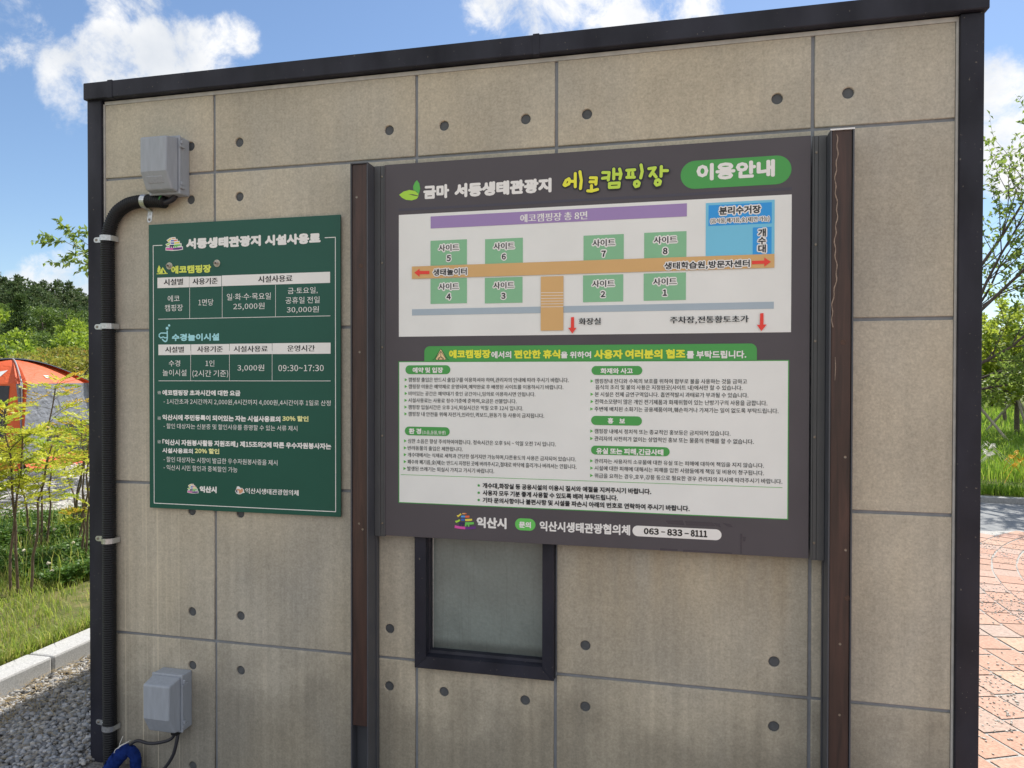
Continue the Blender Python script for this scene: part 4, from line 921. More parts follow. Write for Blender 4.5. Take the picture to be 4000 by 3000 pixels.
def print_parts(table, root, y0, base, children):
    """one mesh per printed part; each printed layer sits a hair in front of the one below"""
    order = []; parts = {}
    split = {'map_lettering': 'map_label', 'notes_lettering': 'note_line', 'price_lettering': 'price_entry', 'rules_lettering': 'rule_line', 'footer_lettering': 'footer_label', 'title_lettering': 'title_word', 'section_pill': None}
    cnt = 0; lines = []
    for e in table:
        if split.get(e[1]):
            if e[0] == 'T':
                cnt += 1; q = split[e[1]] + str(cnt); lines.append((q, e[1]))
                children = dict(children); base = dict(base); base[split[e[1]]] = base.get(e[1], 1)
                if e[1] in children: children[split[e[1]]] = children[e[1]]
                e = (e[0], q) + tuple(e[2:])
            else: e = (e[0], lines[-1][0]) + tuple(e[2:])
        if e[1] not in parts: parts[e[1]] = []; order.append(e[1])
        parts[e[1]].append(e)
    made = {}
    for p in order:
        mb = MB(); names = []
        def mi(c):
            if c not in names: names.append(c)
            return names.index(c)
        nm = p.rstrip('0123456789'); y = y0 - .0004*base.get(nm, 1); prev = None
        for e in parts[p]:
            if e[0] == 'R': mb.pill(e[4], e[5], e[6], e[7], {0: .0005, .5: .02, 1: 9}[e[3]], y, mi(e[2]), 7, e[3] != .5); y -= 1e-4
            elif e[0] == 'P': mb.flat(e[3], y, mi(e[2])); y -= 1e-4
            elif e[0] == 'S':
                if prev == 'outline' and e[2] != 'outline': y -= 6e-4
                mb.stroke(e[4], e[3], y, mi(e[2])); y -= 1.3e-4; prev = e[2]
        y -= 3e-4
        for e in parts[p]:
            if e[0] != 'T': continue
            _, _, c, s, w, mode, X0, X1, Zb, Zt = e
            if c == 'inkout':
                letter(mb, s, X0, X1, Zb, Zt, y, mi('white'), w, mode, grow=w*.55+.055)
                letter(mb, s, X0, X1, Zb, Zt, y-3e-4, mi('ink'), w, mode)
            else: letter(mb, s, X0, X1, Zb, Zt, y, mi(c), w, mode)
        par = made.get(children.get(nm), root)
        made[p] = mb.build(nm, [INKS[c] for c in names], par)
    return made

# ------------------------------------------------------------------ green fee sign
fs = thing('fee_sign', 'dark green fee sign with price tables, bolted flat to the wall', 'sign', (.125, 0, 1.03))
MB().box(-.2802, .5300, -.0146, -.0090, 1.0262, 2.1280).build('sign_panel', [M_green], fs, bevel=.0008)
print_parts(FEE_SIGN, fs, -.0147, {'border_line': 1, 'city_emblem': 1, 'camp_icon': 1}, {})
for bx, bz in ((-.1868, 1.9650), (.0211, 1.9683)):
    b = MB().disc_stack(bx, bz, [(.0138, -.0146), (.0138, -.0164), (.0128, -.0170)], 24).build('washer', M_washer, fs)
    MB().disc_stack(bx, bz, [(.0078, -.0170), (.0078, -.0232), (.0066, -.0244)], 6).build('nut', M_nut, b)
    MB().disc_stack(bx, bz, [(.0042, -.024), (.0042, -.0315), (.0034, -.0325)], 12).build('bolt_end', M_steel, b)

# ------------------------------------------------------------------ information board on two posts
ib = thing('information_board', 'large dark grey campsite information board held between two brown wood-faced posts', 'information board', (1.42, -.05, 0))
YF, YB = -.102, -.004
for x0, x1, wb in ((.6105, .6765, .310), (2.1695, 2.2365, .0)):
    p = MB()
    p.box(x0, x0+.0045, YF, YB, 0, 2.279).box(x1-.0045, x1, YF, YB, 0, 2.279).box(x0+.0045, x1-.0045, -.060, YB-.001, 0, 2.278)
    if x0 < 1: p.box(x0, x1, YF, YB, 2.2792, 2.2832)
    cap = x0 > 1
    inner = x1 if x0 < 1 else x0
    sx = 1 if x0 < 1 else -1
    p.box(min(inner, inner+sx*.003), max(inner, inner+sx*.003), -.034, -.020, 0, .974)
    po = p.build('post', M_post, ib, bevel=.0008, seg=1)
    if cap: MB().box(x0-.0005, x1+.0005, YF-.0005, YB, 2.2792, 2.2836).build('end_cap', mat('bright_aluminium', (.8, .8, .8), .35, metal=.3), po)
    w = MB().box(x0+.0058, x1-.0058, YF+.005, -.061, wb+.002, 2.2785)
    wo = w.build('wood_facing', M_wood, po, bevel=.001, seg=1)
    sc = MB(); kn = MB()
    zs = ((2.165, .30), (1.625, .5), (1.025, .45), (1.005, .7)) if x0 < 1 else ((1.30, .75), (.735, .55), (.52, .55), (1.02, .8))
    for z, f in zs: MB().disc_stack(x0+.0058+f*(x1-x0-.0116), z, [(.0042, YF+.0052), (.0040, YF+.0042), (.002, YF+.0046)], 10).build('wood_screw', M_steel, wo)
    for z, f in (((1.925, .6),) if x0 < 1 else ((1.645, .62), (.875, .9))):
        kn = MB(); kn.disc_stack(x0+.0058+f*(x1-x0-.0116), z, [(.0085, YF+.0049), (.0078, YF+.0044), (.003, YF+.0046)], 14)
        kn.build('knot', mat('wood_knot', shade(60, 42, 34), 0.6, 0.4, 300), wo)
    if x0 > 1:                                         # dried drip of glue down the right facing
        dr = MB(); pts = []
        for i in range(60):
            z = 2.268 - i*.0098; xx = x0 + .0175 + .0030*math.sin(i*.33) + .002*math.sin(i*1.3) - (max(0, i-42)*.0006)
            pts.append((xx, YF+.0046, z))
        dr.tube(pts, [.0011 + .0009*abs(math.sin(i*.9)) for i in range(60)], 6)
        dr.tube([(x0+.0175, YF+.0046, 1.60), (x0+.0185, YF+.0046, 1.57), (x0+.0172, YF+.0046, 1.53)], [.0008, .0016, .0005], 5)
        dr.build('dried_drip', mat('dried_glue', shade(124, 110, 100), 0.5, 0.3, 200), wo)
MB().box(.7150, 2.1240, -.0450, -.0395, .9755, 2.2868).build('board_panel', M_board, ib, bevel=.0006, seg=1)
for sx, xa, xb, xp in ((1, .6770, .7165, .7175), (-1, 2.1690, 2.1245, 2.1215)):
    a = lambda u: xa + sx*u
    rl = MB()
    def bx(u0, u1, y0, y1): rl.box(min(a(u0), a(u1)), max(a(u0), a(u1)), y0, y1, .972, 2.2835)
    bx(.0005, .0225, -.0480, -.030); bx(.0236, .0345, -.0470, -.0462); bx(.0355, .0395, -.0492, -.0455); bx(.0226, .0396, -.0455 + .0006, -.0385)
    ro = rl.build('side_rail', M_rail, ib, bevel=.0005, seg=1)
    for z in ((2.2457, 1.9415, 1.6437, 1.330, 1.0191) if sx > 0 else (2.2327, 1.9493, 1.6515, 1.3543, 1.0259)):
        MB().disc_stack(a(.029), z, [(.0042, -.0469), (.0040, -.0490), (.0022, -.0494), (.0018, -.0484)], 12).build('screw', M_steel, ro)
BASE = {'site_map': 1, 'road_strip': 3, 'site_plot': 3, 'waste_area': 3, 'map_banner': 3, 'path_drawing': 8, 'arrow': 11, 'map_lettering': 11,
        'rules_header': 4, 'rules_panel': 1, 'section_pill': 4, 'rules_lettering': 4, 'divider_line': 4, 'camp_name_lettering': 1}
CH = {k: 'site_map' for k in ('road_strip', 'site_plot', 'waste_area', 'map_banner', 'path_drawing', 'arrow', 'map_lettering')}
CH.update({k: 'rules_panel' for k in ('section_pill', 'rules_lettering', 'divider_line')})
print_parts(BOARD, ib, -.0451, BASE, CH)
# ------------------------------------------------------------------ ground surfaces
def ramp_ground(name, cols, scale, rough=0.95, bump=0.6, bscale=60, det=8):
    def f(t, b, mp):
        N = t.nodes.new; L = t.links.new
        n = N('ShaderNodeTexNoise'); n.inputs['Scale'].default_value = scale; n.inputs['Detail'].default_value = det; n.inputs['Roughness'].default_value = .65
        L(mp.outputs[0], n.inputs['Vector'])
        r = N('ShaderNodeValToRGB'); e = r.color_ramp.elements
        while len(e) < len(cols): e.new(.5)
        for i, c in enumerate(cols): e[i].position = .30 + .40*i/(len(cols)-1); e[i].color = (*c, 1)
        L(n.outputs[0], r.inputs[0]); L(r.outputs[0], b.inputs['Base Color'])
        n2 = N('ShaderNodeTexNoise'); n2.inputs['Scale'].default_value = bscale; n2.inputs['Detail'].default_value = 5; L(mp.outputs[0], n2.inputs['Vector'])
        bp = N('ShaderNodeBump'); bp.inputs['Strength'].default_value = bump; bp.inputs['Distance'].default_value = .02; L(n2.outputs[0], bp.inputs['Height']); L(bp.outputs[0], b.inputs['Normal'])
    return mat(name, cols[0], rough, build=f, spec=.2)
def sheet(name, pts, z, m):
    mb = MB(); mb.add([(p[0], p[1], z if len(p) < 3 else p[2]) for p in pts], [tuple(range(len(pts)))])
    return tag(mb.build(name, m), kind='structure')
M_earth = ramp_ground('meadow_ground', [(.10, .085, .05), (.07, .10, .03), (.12, .14, .04), (.20, .16, .09)], .6, bscale=9)
sheet('ground', [(-1500, -1500), (1500, -1500), (1500, 1500), (-1500, 1500)], -.03, M_earth)
M_gravbed = ramp_ground('gravel_bed', [(.10, .10, .10), (.22, .21, .20), (.30, .29, .27)], 55, bscale=80)
sheet('gravel_yard', [(-1.37, -1.99), (2.655, -1.99), (2.655, 6), (-1.37, 6)], -.004, M_gravbed)
M_lawn = ramp_ground('lawn_soil', [(.10, .075, .04), (.10, .12, .035), (.16, .15, .06), (.24, .19, .11)], 7, bscale=60)
sheet('lawn', [(-1.47, -9), (-1.47, 9), (-5, 16), (-60, 60), (-60, -9)], .105, M_lawn)
M_pad = ramp_ground('pale_gravel', [(.25, .24, .22), (.42, .40, .36), (.55, .53, .48)], 35, bscale=45)
sheet('gravel_pad', [(-3.6, 3.95), (-4.55, 3.45), (-6.5, 2.6), (-14, 1.0), (-16, 9.5), (-9.5, 11), (-3.8, 9.6), (-3.1, 6.0)], .110, M_pad)

def rot_mats(n):
    q = rng.normal(size=(n, 4)); q /= np.linalg.norm(q, axis=1)[:, None]; w, x, y, z = q.T
    return np.stack([np.stack([1-2*(y*y+z*z), 2*(x*y-z*w), 2*(x*z+y*w)], -1), np.stack([2*(x*y+z*w), 1-2*(x*x+z*z), 2*(y*z-x*w)], -1), np.stack([2*(x*z-y*w), 2*(y*z+x*w), 1-2*(x*x+y*y)], -1)], 1)
t_ = (1+5**.5)/2
ICO = np.array([(-1,t_,0),(1,t_,0),(-1,-t_,0),(1,-t_,0),(0,-1,t_),(0,1,t_),(0,-1,-t_),(0,1,-t_),(t_,0,-1),(t_,0,1),(-t_,0,-1),(-t_,0,1)])/1.902
ICOF = np.array([(0,11,5),(0,5,1),(0,1,7),(0,7,10),(0,10,11),(1,5,9),(5,11,4),(11,10,2),(10,7,6),(7,1,8),(3,9,4),(3,4,2),(3,2,6),(3,6,8),(3,8,9),(4,9,5),(2,4,11),(6,2,10),(8,6,7),(9,8,1)])
def stones(name, pos, r0, r1, m, flatten=.75):
    n = len(pos); s = rng.uniform(r0, r1, n)
    v = ICO[None] * rng.uniform(.72, 1.25, (n, 12, 1))
    v = v * rng.uniform(.6, 1.3, (n, 1, 3))
    v = np.einsum('nij,nkj->nki', rot_mats(n), v) * s[:, None, None]
    v[:, :, 2] *= flatten
    v += pos[:, None, :]
    f = ICOF[None] + (np.arange(n)*12)[:, None, None]
    o = np_mesh(name, v.reshape(-1, 3), f.reshape(-1, 3), m)
    return o
def ramp_island(name, cols, rough=.8, spec=.3):
    def f(t, b, mp):
        g = t.nodes.new('ShaderNodeNewGeometry'); r = t.nodes.new('ShaderNodeValToRGB'); e = r.color_ramp.elements
        while len(e) < len(cols): e.new(.5)
        for i, c in enumerate(cols): e[i].position = i/(len(cols)-1); e[i].color = (*c, 1)
        t.links.new(g.outputs['Random Per Island'], r.inputs[0])
        n = t.nodes.new('ShaderNodeTexNoise'); n.inputs['Scale'].default_value = 90; n.inputs['Detail'].default_value = 4; t.links.new(mp.outputs[0], n.inputs['Vector'])
        mr = t.nodes.new('ShaderNodeMapRange'); mr.inputs['From Min'].default_value = .3; mr.inputs['From Max'].default_value = .7; mr.inputs['To Min'].default_value = .75; mr.inputs['To Max'].default_value = 1.2; t.links.new(n.outputs[0], mr.inputs['Value'])
        v = t.nodes.new('ShaderNodeVectorMath'); v.operation = 'SCALE'; t.links.new(r.outputs[0], v.inputs[0]); t.links.new(mr.outputs[0], v.inputs['Scale']); t.links.new(v.outputs[0], b.inputs['Base Color'])
    return mat(name, cols[0], rough, build=f, spec=spec)
M_stone = ramp_island('grey_stones', [(.15, .15, .16), (.30, .31, .32), (.44, .44, .45), (.22, .20, .17), (.52, .51, .49)])
n = 21000
P = np.stack([rng.uniform(-1.36, -.55, n), rng.uniform(-1.0, 1.0, n)**1 + rng.choice([0, 0, 1.6], n), np.zeros(n)], 1)
kx = (P[:, 0] + 1.36); P[:, 2] = rng.uniform(-.006, .012, n) + .03*np.exp(-(kx/.10)**2)
P2 = np.stack([rng.uniform(-.55, 2.6, 2600), rng.uniform(-1.6, -.13, 2600), rng.uniform(-.006, .008, 2600)], 1)
tag(stones('gravel_stones', np.concatenate([P, P2]), .006, .0165, M_stone), 'grey crushed-stone gravel along the left side of the building', 'gravel', kind='stuff')
M_pstone = ramp_island('pale_stones', [(.36, .34, .31), (.52, .50, .46), (.62, .60, .56), (.45, .41, .36), (.66, .65, .62)])
n = 15000
P = np.stack([rng.uniform(-10.5, -3.2, n), rng.uniform(2.2, 9.6, n), np.full(n, .115)], 1)
ok = (P[:, 1] > 3.55 - .42*(P[:, 0] + 4.5)*-1*.9 - .0) | (P[:, 0] > -4.4)
ok = P[:, 1] > np.where(P[:, 0] > -4.55, 3.45 + (P[:, 0]+4.55)*.50, 3.45 + (P[:, 0]+4.55)*.42)
P = P[ok]; P[:, 2] += rng.uniform(-.008, .008, len(P))
tag(stones('pale_gravel_stones', P, .012, .028, M_pstone), 'pale sunlit gravel spread under and in front of the tent', 'gravel', kind='stuff')
# dry straw on the gravel beside the kerb
M_straw = leaf_mat('straw', [(.30, .22, .11), (.42, .33, .18), (.22, .16, .09)], .1)
def straws(n, gen):
    P = gen(n); a = rng.uniform(0, 6.283, n); L = rng.uniform(.03, .10, n); w = .0012
    d = np.stack([np.cos(a), np.sin(a), rng.uniform(-.12, .12, n)], 1)*L[:, None]; s = np.stack([-np.sin(a), np.cos(a), np.zeros(n)], 1)*w
    v = np.stack([P-s, P+s, P+d+s, P+d-s], 1).reshape(-1, 3)
    return v, np.arange(4*n).reshape(-1, 4)
def sg(n):
    x = -1.36 + np.abs(rng.normal(0, .22, n)); y = rng.uniform(-.9, 2.5, n)
    return np.stack([x, y, .020 + .03*np.exp(-((x+1.36)/.10)**2) + rng.uniform(0, .012, n)], 1)
v, f = straws(2600, sg)
tag(np_mesh('dry_straw', v, f, M_straw), 'dry straw litter on the gravel along the kerb foot', 'straw', kind='stuff')

# ------------------------------------------------------------------ granite kerb on the left, one stone at a time
M_gran = mat('granite', (.42, .42, .42), .85, .25, 160, .25, 300)
for i, (ya, yb) in enumerate(((-1.44, -.44), (-.44, .56), (.56, 1.56), (1.56, 2.56), (2.56, 3.56), (3.56, 4.56))):
    o = MB().box(-1.490 + .003*i, -1.338 + .003*i, ya+.002, yb-.002, -.10, .128).build('kerb_stone', M_gran, bevel=.012)
    tag(o, ['granite kerb stone nearest the camera, mostly outside the left edge', 'granite kerb stone at the lower left, in front of the joint', 'granite kerb stone just beyond the joint, running behind the black corner post',
            'granite kerb stone hidden behind the building corner, second beyond the joint', 'granite kerb stone hidden behind the building corner, third beyond the joint', 'granite kerb stone hidden behind the building corner, farthest'][i], 'kerb stone', 'granite kerb stones left of the building')

# ------------------------------------------------------------------ brick paving, grey road and kerb on the right
M_pbed = ramp_ground('paving_joint_grit', [(.34, .33, .31), (.48, .47, .45), (.56, .55, .52)], 70, bscale=120)
sheet('paving_bed', [(-1.37, -9), (-1.37, -2.0), (2.66, -2.0), (2.66, 5.0), (5.4, 5.75), (12, 5.2), (30, 2.6), (30, -9)], .0005, M_pbed)
M_pav = ramp_island('red_pavers', [(.45, .27, .205), (.48, .295, .22), (.43, .28, .215), (.47, .28, .21), (.43, .33, .28), (.49, .31, .24), (.46, .28, .22), (.52, .37, .27)], .85)
cx0, cy0 = 7.6, 2.9
V = []; F = []
for ri in range(74):
    r = .9 + ri*.172
    na = max(12, int(2*math.pi*r/.215)); a0 = rng.uniform(0, 1)
    for k in range(na):
        g = .0045/r*(1 + rng.uniform(0, 1.2)); th0 = (k+a0)*2*math.pi/na + g; th1 = (k+1+a0)*2*math.pi/na - g
        cmx, cmy = cx0 + r*math.cos((th0+th1)/2), cy0 + r*math.sin((th0+th1)/2)
        if not ((2.72 < cmx < 9.5 or (-1.3 < cmx and cmy < -2.1)) and -8 < cmy < 5.62 - max(0, (5.4-cmx))*.24): continue  # front stretch, out of view, is added to bounce warm light onto the wall
        rA, rB = r - .0805 + rng.uniform(-.003, .003), r + .0805 + rng.uniform(-.004, .004); dz = rng.uniform(-.002, .003)
        b = len(V)
        for rr, ins in ((rA, 0), (rB, 0)):
            for q in range(4): th = th0 + (th1-th0)*q/3; V.append((cx0+rr*math.cos(th), cy0+rr*math.sin(th), .0045+dz*.5))
        for q in range(3): F.append((b+q, b+4+q, b+5+q, b+q+1))
mb = MB(); mb.add(V, F); tag(mb.build('brick_paving', M_pav), kind='structure')
n = 24000
P = np.stack([rng.uniform(2.7, 6.4, n), rng.uniform(-.6, 5.5, n), np.full(n, .007)], 1)
cl = np.sin(P[:, 0]*5.1 + P[:, 1]*2.3) + np.sin(P[:, 0]*2.2 - P[:, 1]*4.4) + rng.normal(0, .9, n); P = P[cl > .25]
tag(stones('loose_grit', P, .003, .0075, M_pstone, .6), 'pale loose grit scattered over the red brick paving', 'gravel', kind='stuff')
M_road = ramp_ground('grey_road', [(.19, .20, .21), (.25, .26, .27), (.30, .30, .30)], 14, bscale=90, bump=.25)
sheet('road', [(2.66, 5.005), (5.4, 5.755), (12, 5.205), (30, 2.605), (60, -1), (60, 4.6), (12, 6.62), (5.6, 7.39), (2.0, 7.75), (-3, 7.9), (-3, 5.0)], -.004, M_road)
kb = MB()
pts = [(-3, 7.9), (2.0, 7.75), (5.6, 7.40), (12, 6.63), (30, 5.6)]
for (xa, ya), (xb, yb) in zip(pts[:-1], pts[1:]):
    kb.add([(xa, ya, -.05), (xb, yb, -.05), (xb, yb+.13, -.05), (xa, ya+.13, -.05), (xa, ya, .06), (xb, yb, .06), (xb, yb+.13, .06), (xa, ya+.13, .06)], [(4, 5, 6, 7), (0, 1, 5, 4), (2, 3, 7, 6)])
tag(kb.build('road_kerb', mat('grey_kerb', (.26, .27, .28), .85, .2, 60)), 'low grey kerb along the far side of the road, right of the building', 'kerb')
M_verge = ramp_ground('verge_soil', [(.30, .23, .15), (.12, .13, .04), (.10, .14, .035), (.20, .19, .08)], 3, bscale=30)
sheet('verge', [(-3, 8.03), (2.0, 7.88), (5.6, 7.53), (12, 6.76), (30, 5.73), (60, 5), (70, 80), (-10, 80)], .055, M_verge)

# ------------------------------------------------------------------ grass and leaves
def blades(P, h0, h1, w, lean=.45, up=None):
    n = len(P); h = rng.uniform(h0, h1, n); a = rng.uniform(0, 6.283, n); ln = rng.uniform(.1, lean, n)
    d = np.stack([np.cos(a), np.sin(a), np.zeros(n)], 1); s = np.stack([-np.sin(a), np.cos(a), np.zeros(n)], 1)*(w*rng.uniform(.7, 1.3, n))[:, None]
    z = np.zeros((n, 3)); z[:, 2] = 1
    mid = P + z*(h*.6)[:, None] + d*(h*ln*.35)[:, None]; tip = P + z*(h*rng.uniform(.75, 1, n))[:, None] + d*(h*ln)[:, None]
    v = np.stack([P-s, P+s, mid+s*.75, mid-s*.75, tip], 1).reshape(-1, 3)
    b = (np.arange(n)*5)[:, None]
    f = np.concatenate([b+np.array([0, 1, 2]), b+np.array([0, 2, 3]), b+np.array([3, 2, 4])], 1).reshape(-1, 3)
    return v, f
def leaves(P, D, size, width=.42, fold=.12, droop=.0):
    n = len(P); D = D/np.linalg.norm(D, axis=1)[:, None]
    N_ = rng.normal(size=(n, 3)); N_[:, 2] = np.abs(N_[:, 2]) + .6
    W_ = np.cross(D, N_); W_ /= np.linalg.norm(W_, axis=1)[:, None]; U_ = np.cross(W_, D)
    s = size[:, None]
    v = np.stack([P, P + D*s*.45 + W_*s*width*.5 + U_*s*fold*.5, P + D*s - U_*s*(fold*.4+droop), P + D*s*.45 - W_*s*width*.5 + U_*s*fold*.5], 1).reshape(-1, 3)
    return v, np.arange(4*n).reshape(-1, 4)
M_grass = leaf_mat('lawn_grass', [(.15, .25, .03), (.22, .32, .045), (.28, .36, .06), (.38, .37, .12), (.19, .29, .04)], .45)
M_weed = leaf_mat('weed_grass', [(.10, .22, .02), (.16, .30, .03), (.22, .36, .04), (.26, .33, .07)], .45)
M_clov = leaf_mat('clover_leaf', [(.05, .12, .02), (.08, .17, .025), (.11, .21, .03)], .3)
# lawn between kerb and clover, thinner where the soil shows
n = 62000
P = np.stack([rng.uniform(-5.2, -1.50, n), rng.uniform(-.8, 4.3, n), np.full(n, .107)], 1)
den = .55 + .45*np.sin(P[:, 0]*3.1+1.0)*np.sin(P[:, 1]*2.7+.4) + .25*np.sin(P[:, 0]*9+P[:, 1]*7)
ok = (rng.uniform(0, 1, n) < np.clip(den + .15, .12, 1)) & (P[:, 1] < np.where(P[:, 0] > -4.55, 3.75 + (P[:, 0]+4.55)*.2, 3.5 + (P[:, 0]+4.55)*.42))
v, f = blades(P[ok], .035, .085, .0022, .9)
tag(np_mesh('lawn_grass', v, f, M_grass), 'patchy sunlit lawn grass behind the granite kerb', 'grass', kind='stuff')
n = 3000
P = np.stack([-1.50 - np.abs(rng.normal(0, .05, n)), rng.uniform(-1, 4, n), np.full(n, .107)], 1)
v, f = blades(P, .05, .12, .0024, 1.2); tag(np_mesh('kerb_edge_grass', v, f, M_grass), 'longer grass fringe hanging over the back of the kerb', 'grass', kind='stuff')
# clover bed
n = 26000
u, w_ = rng.uniform(0, 1, n), rng.uniform(0, 1, n)
P = np.stack([-2.3 - 2.3*u + .3*w_, 1.55 + .62*u + 1.45*w_, np.zeros(n)], 1)
hh = .05 + .13*(.5+.5*np.sin(P[:, 0]*5.3)*np.sin(P[:, 1]*4.7)); P[:, 2] = .11 + rng.uniform(.2, 1, n)*hh
a = rng.uniform(0, 6.283, n); vs = []; fs = []
for k in range(3):
    D = np.stack([np.cos(a+k*2.094), np.sin(a+k*2.094), rng.uniform(-.2, .3, n)], 1); v, f = leaves(P, D, rng.uniform(.014, .026, n), .95, .1); vs.append(v); fs.append(f + k*4*n)
tag(np_mesh('clover', np.concatenate(vs), np.concatenate(fs), M_clov), 'dark green clover growing under the red-tipped shrubs', 'clover', kind='stuff')
n = 1500
P = np.stack([rng.uniform(-4.6, -2.2, n), rng.uniform(1.5, 3.5, n), np.full(n, .11)], 1)
v, f = blades(P, .10, .30, .0028, .7); tag(np_mesh('tall_grass', v, f, M_grass), 'taller grass blades rising through the clover', 'grass', kind='stuff')
M_petal = mat('clover_petal', (.62, .56, .45), .8, .2, 200)
fl = None
for i in range(26):
    u, w_ = random.random(), random.random(); x, y = -2.3 - 2.2*u + .3*w_, 1.50 + .62*u + 1.3*w_; z = .13 + random.uniform(.06, .15)
    if fl is None:
        mb = MB(); mb.add([tuple(p*.015*(1+.25*math.sin(i_*2.7))) for i_, p in enumerate(ICO)], [tuple(q) for q in ICOF]); mb.tube([(0, 0, -.012), (.004, .003, -.14)], .0012, 4)
        fl = mb.build('clover_flower', M_petal); o = fl
    else: o = fl.copy(); COL.objects.link(o)
    o.location = (x, y, z); o.rotation_euler = (0, 0, i); o.scale = (1, 1, .85)
    tag(o, 'small cream clover flower head standing in the dark clover bed', 'flower', 'clover flowers in the clover bed')

# ------------------------------------------------------------------ red-tipped shrubs (canes below, feathery leaves above)
def shrub(label, canes, seed, density=1.0, leaf=.036):
    r = np.random.default_rng(seed); bx = sum(c[0] for c in canes)/len(canes); by = sum(c[1] for c in canes)/len(canes)
    t = thing('bamboo_shrub', label, 'shrub', (bx, by, .105), group='red and yellow tipped shrubs in front of the tent')
    st = MB(); LP = []; LD = []; LC = []; LS = []
    for cx_, cy_, h, dx, dy, f0 in canes:
        pts = []
        for k in range(9):
            q = k/8; pts.append((cx_ + dx*q**1.4 + r.normal(0, .008), cy_ + dy*q**1.4 + r.normal(0, .008), .10 + h*q))
        st.tube(pts, [.0095*(1-.55*k/8) for k in range(9)], 6)
        nf = int((12 + h*9)*density)
        for _ in range(nf):
            q = f0 + (1-f0)*r.uniform(0, 1)**.8; i = min(7, int(q*8)); p0 = np.array(pts[i])*(1-(q*8-i)) + np.array(pts[i+1])*(q*8-i)
            az = r.uniform(0, 6.283); el = r.uniform(.15, .95); L = r.uniform(.16, .36)
            d = np.array([math.cos(az)*math.cos(el), math.sin(az)*math.cos(el), math.sin(el)])
            ax_ = [p0 + d*L*u_ + np.array([0, 0, -.35*L*u_*u_]) for u_ in np.linspace(0, 1, 6)]
            st.tube([tuple(a_) for a_ in ax_], [.0024, .002, .0017, .0014, .001, .0007], 4, caps=False)
            red = max(0, (q-.75))*.9 + r.uniform(-.35, .50); top = r.uniform(0, 1)
            for si in range(2, 6):
                for sgn in (-1, 1):
                    side = np.cross(d, [0, 0, 1.0]); side /= np.linalg.norm(side)+1e-6
                    sd = side*sgn*.8 + d*.75 + np.array([0, 0, r.uniform(-.1, .25)]); sd /= np.linalg.norm(sd); sl = L*(.42 - .05*si)
                    for m_ in range(4):
                        p_ = ax_[si] + sd*sl*(m_+.6)/4
                        for s2 in (-1, 1):
                            ld = sd*.9 + np.cross(sd, [0, 0, 1.0])*s2*.65 + np.array([0, 0, r.uniform(-.2, .5)])
                            LP.append(p_); LD.append(ld); LS.append(leaf*r.uniform(.65, 1.2))
                            g = r.uniform(0, 1)
                            if red > .72: c = (.52+.1*g, .26+.10*g, .05)
                            elif red > .47: c = (.52+.08*g, .38+.08*g, .05)
                            elif top > .3: c = (.40+.12*g, .47+.07*g, .05)
                            else: c = (.26+.10*g, .38+.08*g, .04)
                            LC.append(c)
    st.build('canes', M_cane, t)
    v, f = leaves(np.array(LP), np.array(LD), np.array(LS), .27, .15, .06)
    np_mesh('foliage', v, f, M_nand, t, attr=np.repeat(np.array(LC), 4, 0))
    return t
M_cane = mat('cane_bark', (.13, .09, .06), .8, .3, 60)
M_nand = leaf_mat('shrub_leaf', None, .4, .45, attr='leaf_colour')
shrub('tall yellow-green shrub with brown canes, nearest the kerb at the far left', [(-2.56, 1.33, 1.22, -.12, .10, .48), (-2.51, 1.38, 1.05, .05, .05, .50), (-2.47, 1.41, 1.20, -.05, -.05, .48), (-2.42, 1.45, .98, .12, .04, .58), (-2.63, 1.30, 1.12, -.25, 0, .40)], 11, .95)
shrub('slim upright shrub with a sparse olive top in front of the tent corner pole', [(-3.31, 2.36, 1.36, .10, .05, .72), (-3.28, 2.40, 1.02, .0, .1, .65), (-3.36, 2.33, .90, -.15, -.05, .6)], 12, .55)
shrub('leaning shrub with crossing bare canes in the middle of the clover', [(-3.55, 2.9, .85, .35, -.15, .6), (-3.50, 2.95, .72, -.30, .1, .6), (-3.53, 2.93, .95, .12, .05, .62), (-3.47, 2.88, .80, .45, .0, .65)], 13, .5)
shrub('red-tipped shrub half hidden behind the black corner post, leaves level with the tent skirt', [(-2.98, 2.45, 1.02, -.06, .06, .74), (-2.93, 2.48, .92, .10, -.05, .74), (-2.66, 2.12, 1.08, .0, .1, .76), (-2.62, 2.10, .95, .08, .02, .74)], 14, .6)
shrub('small shrub with a low orange-red leaf tuft beside the corner post', [(-2.78, 2.30, .50, -.08, .02, .6), (-2.74, 2.27, .36, .03, .02, .6)], 15, .4)
shrub('yellowed shrub at the left edge of the picture, behind the nearest one', [(-3.65, 2.2, .95, -.1, .1, .5), (-3.55, 2.15, .85, .05, .0, .5), (-3.72, 2.28, 1.05, -.05, .1, .45)], 16, 1.0)
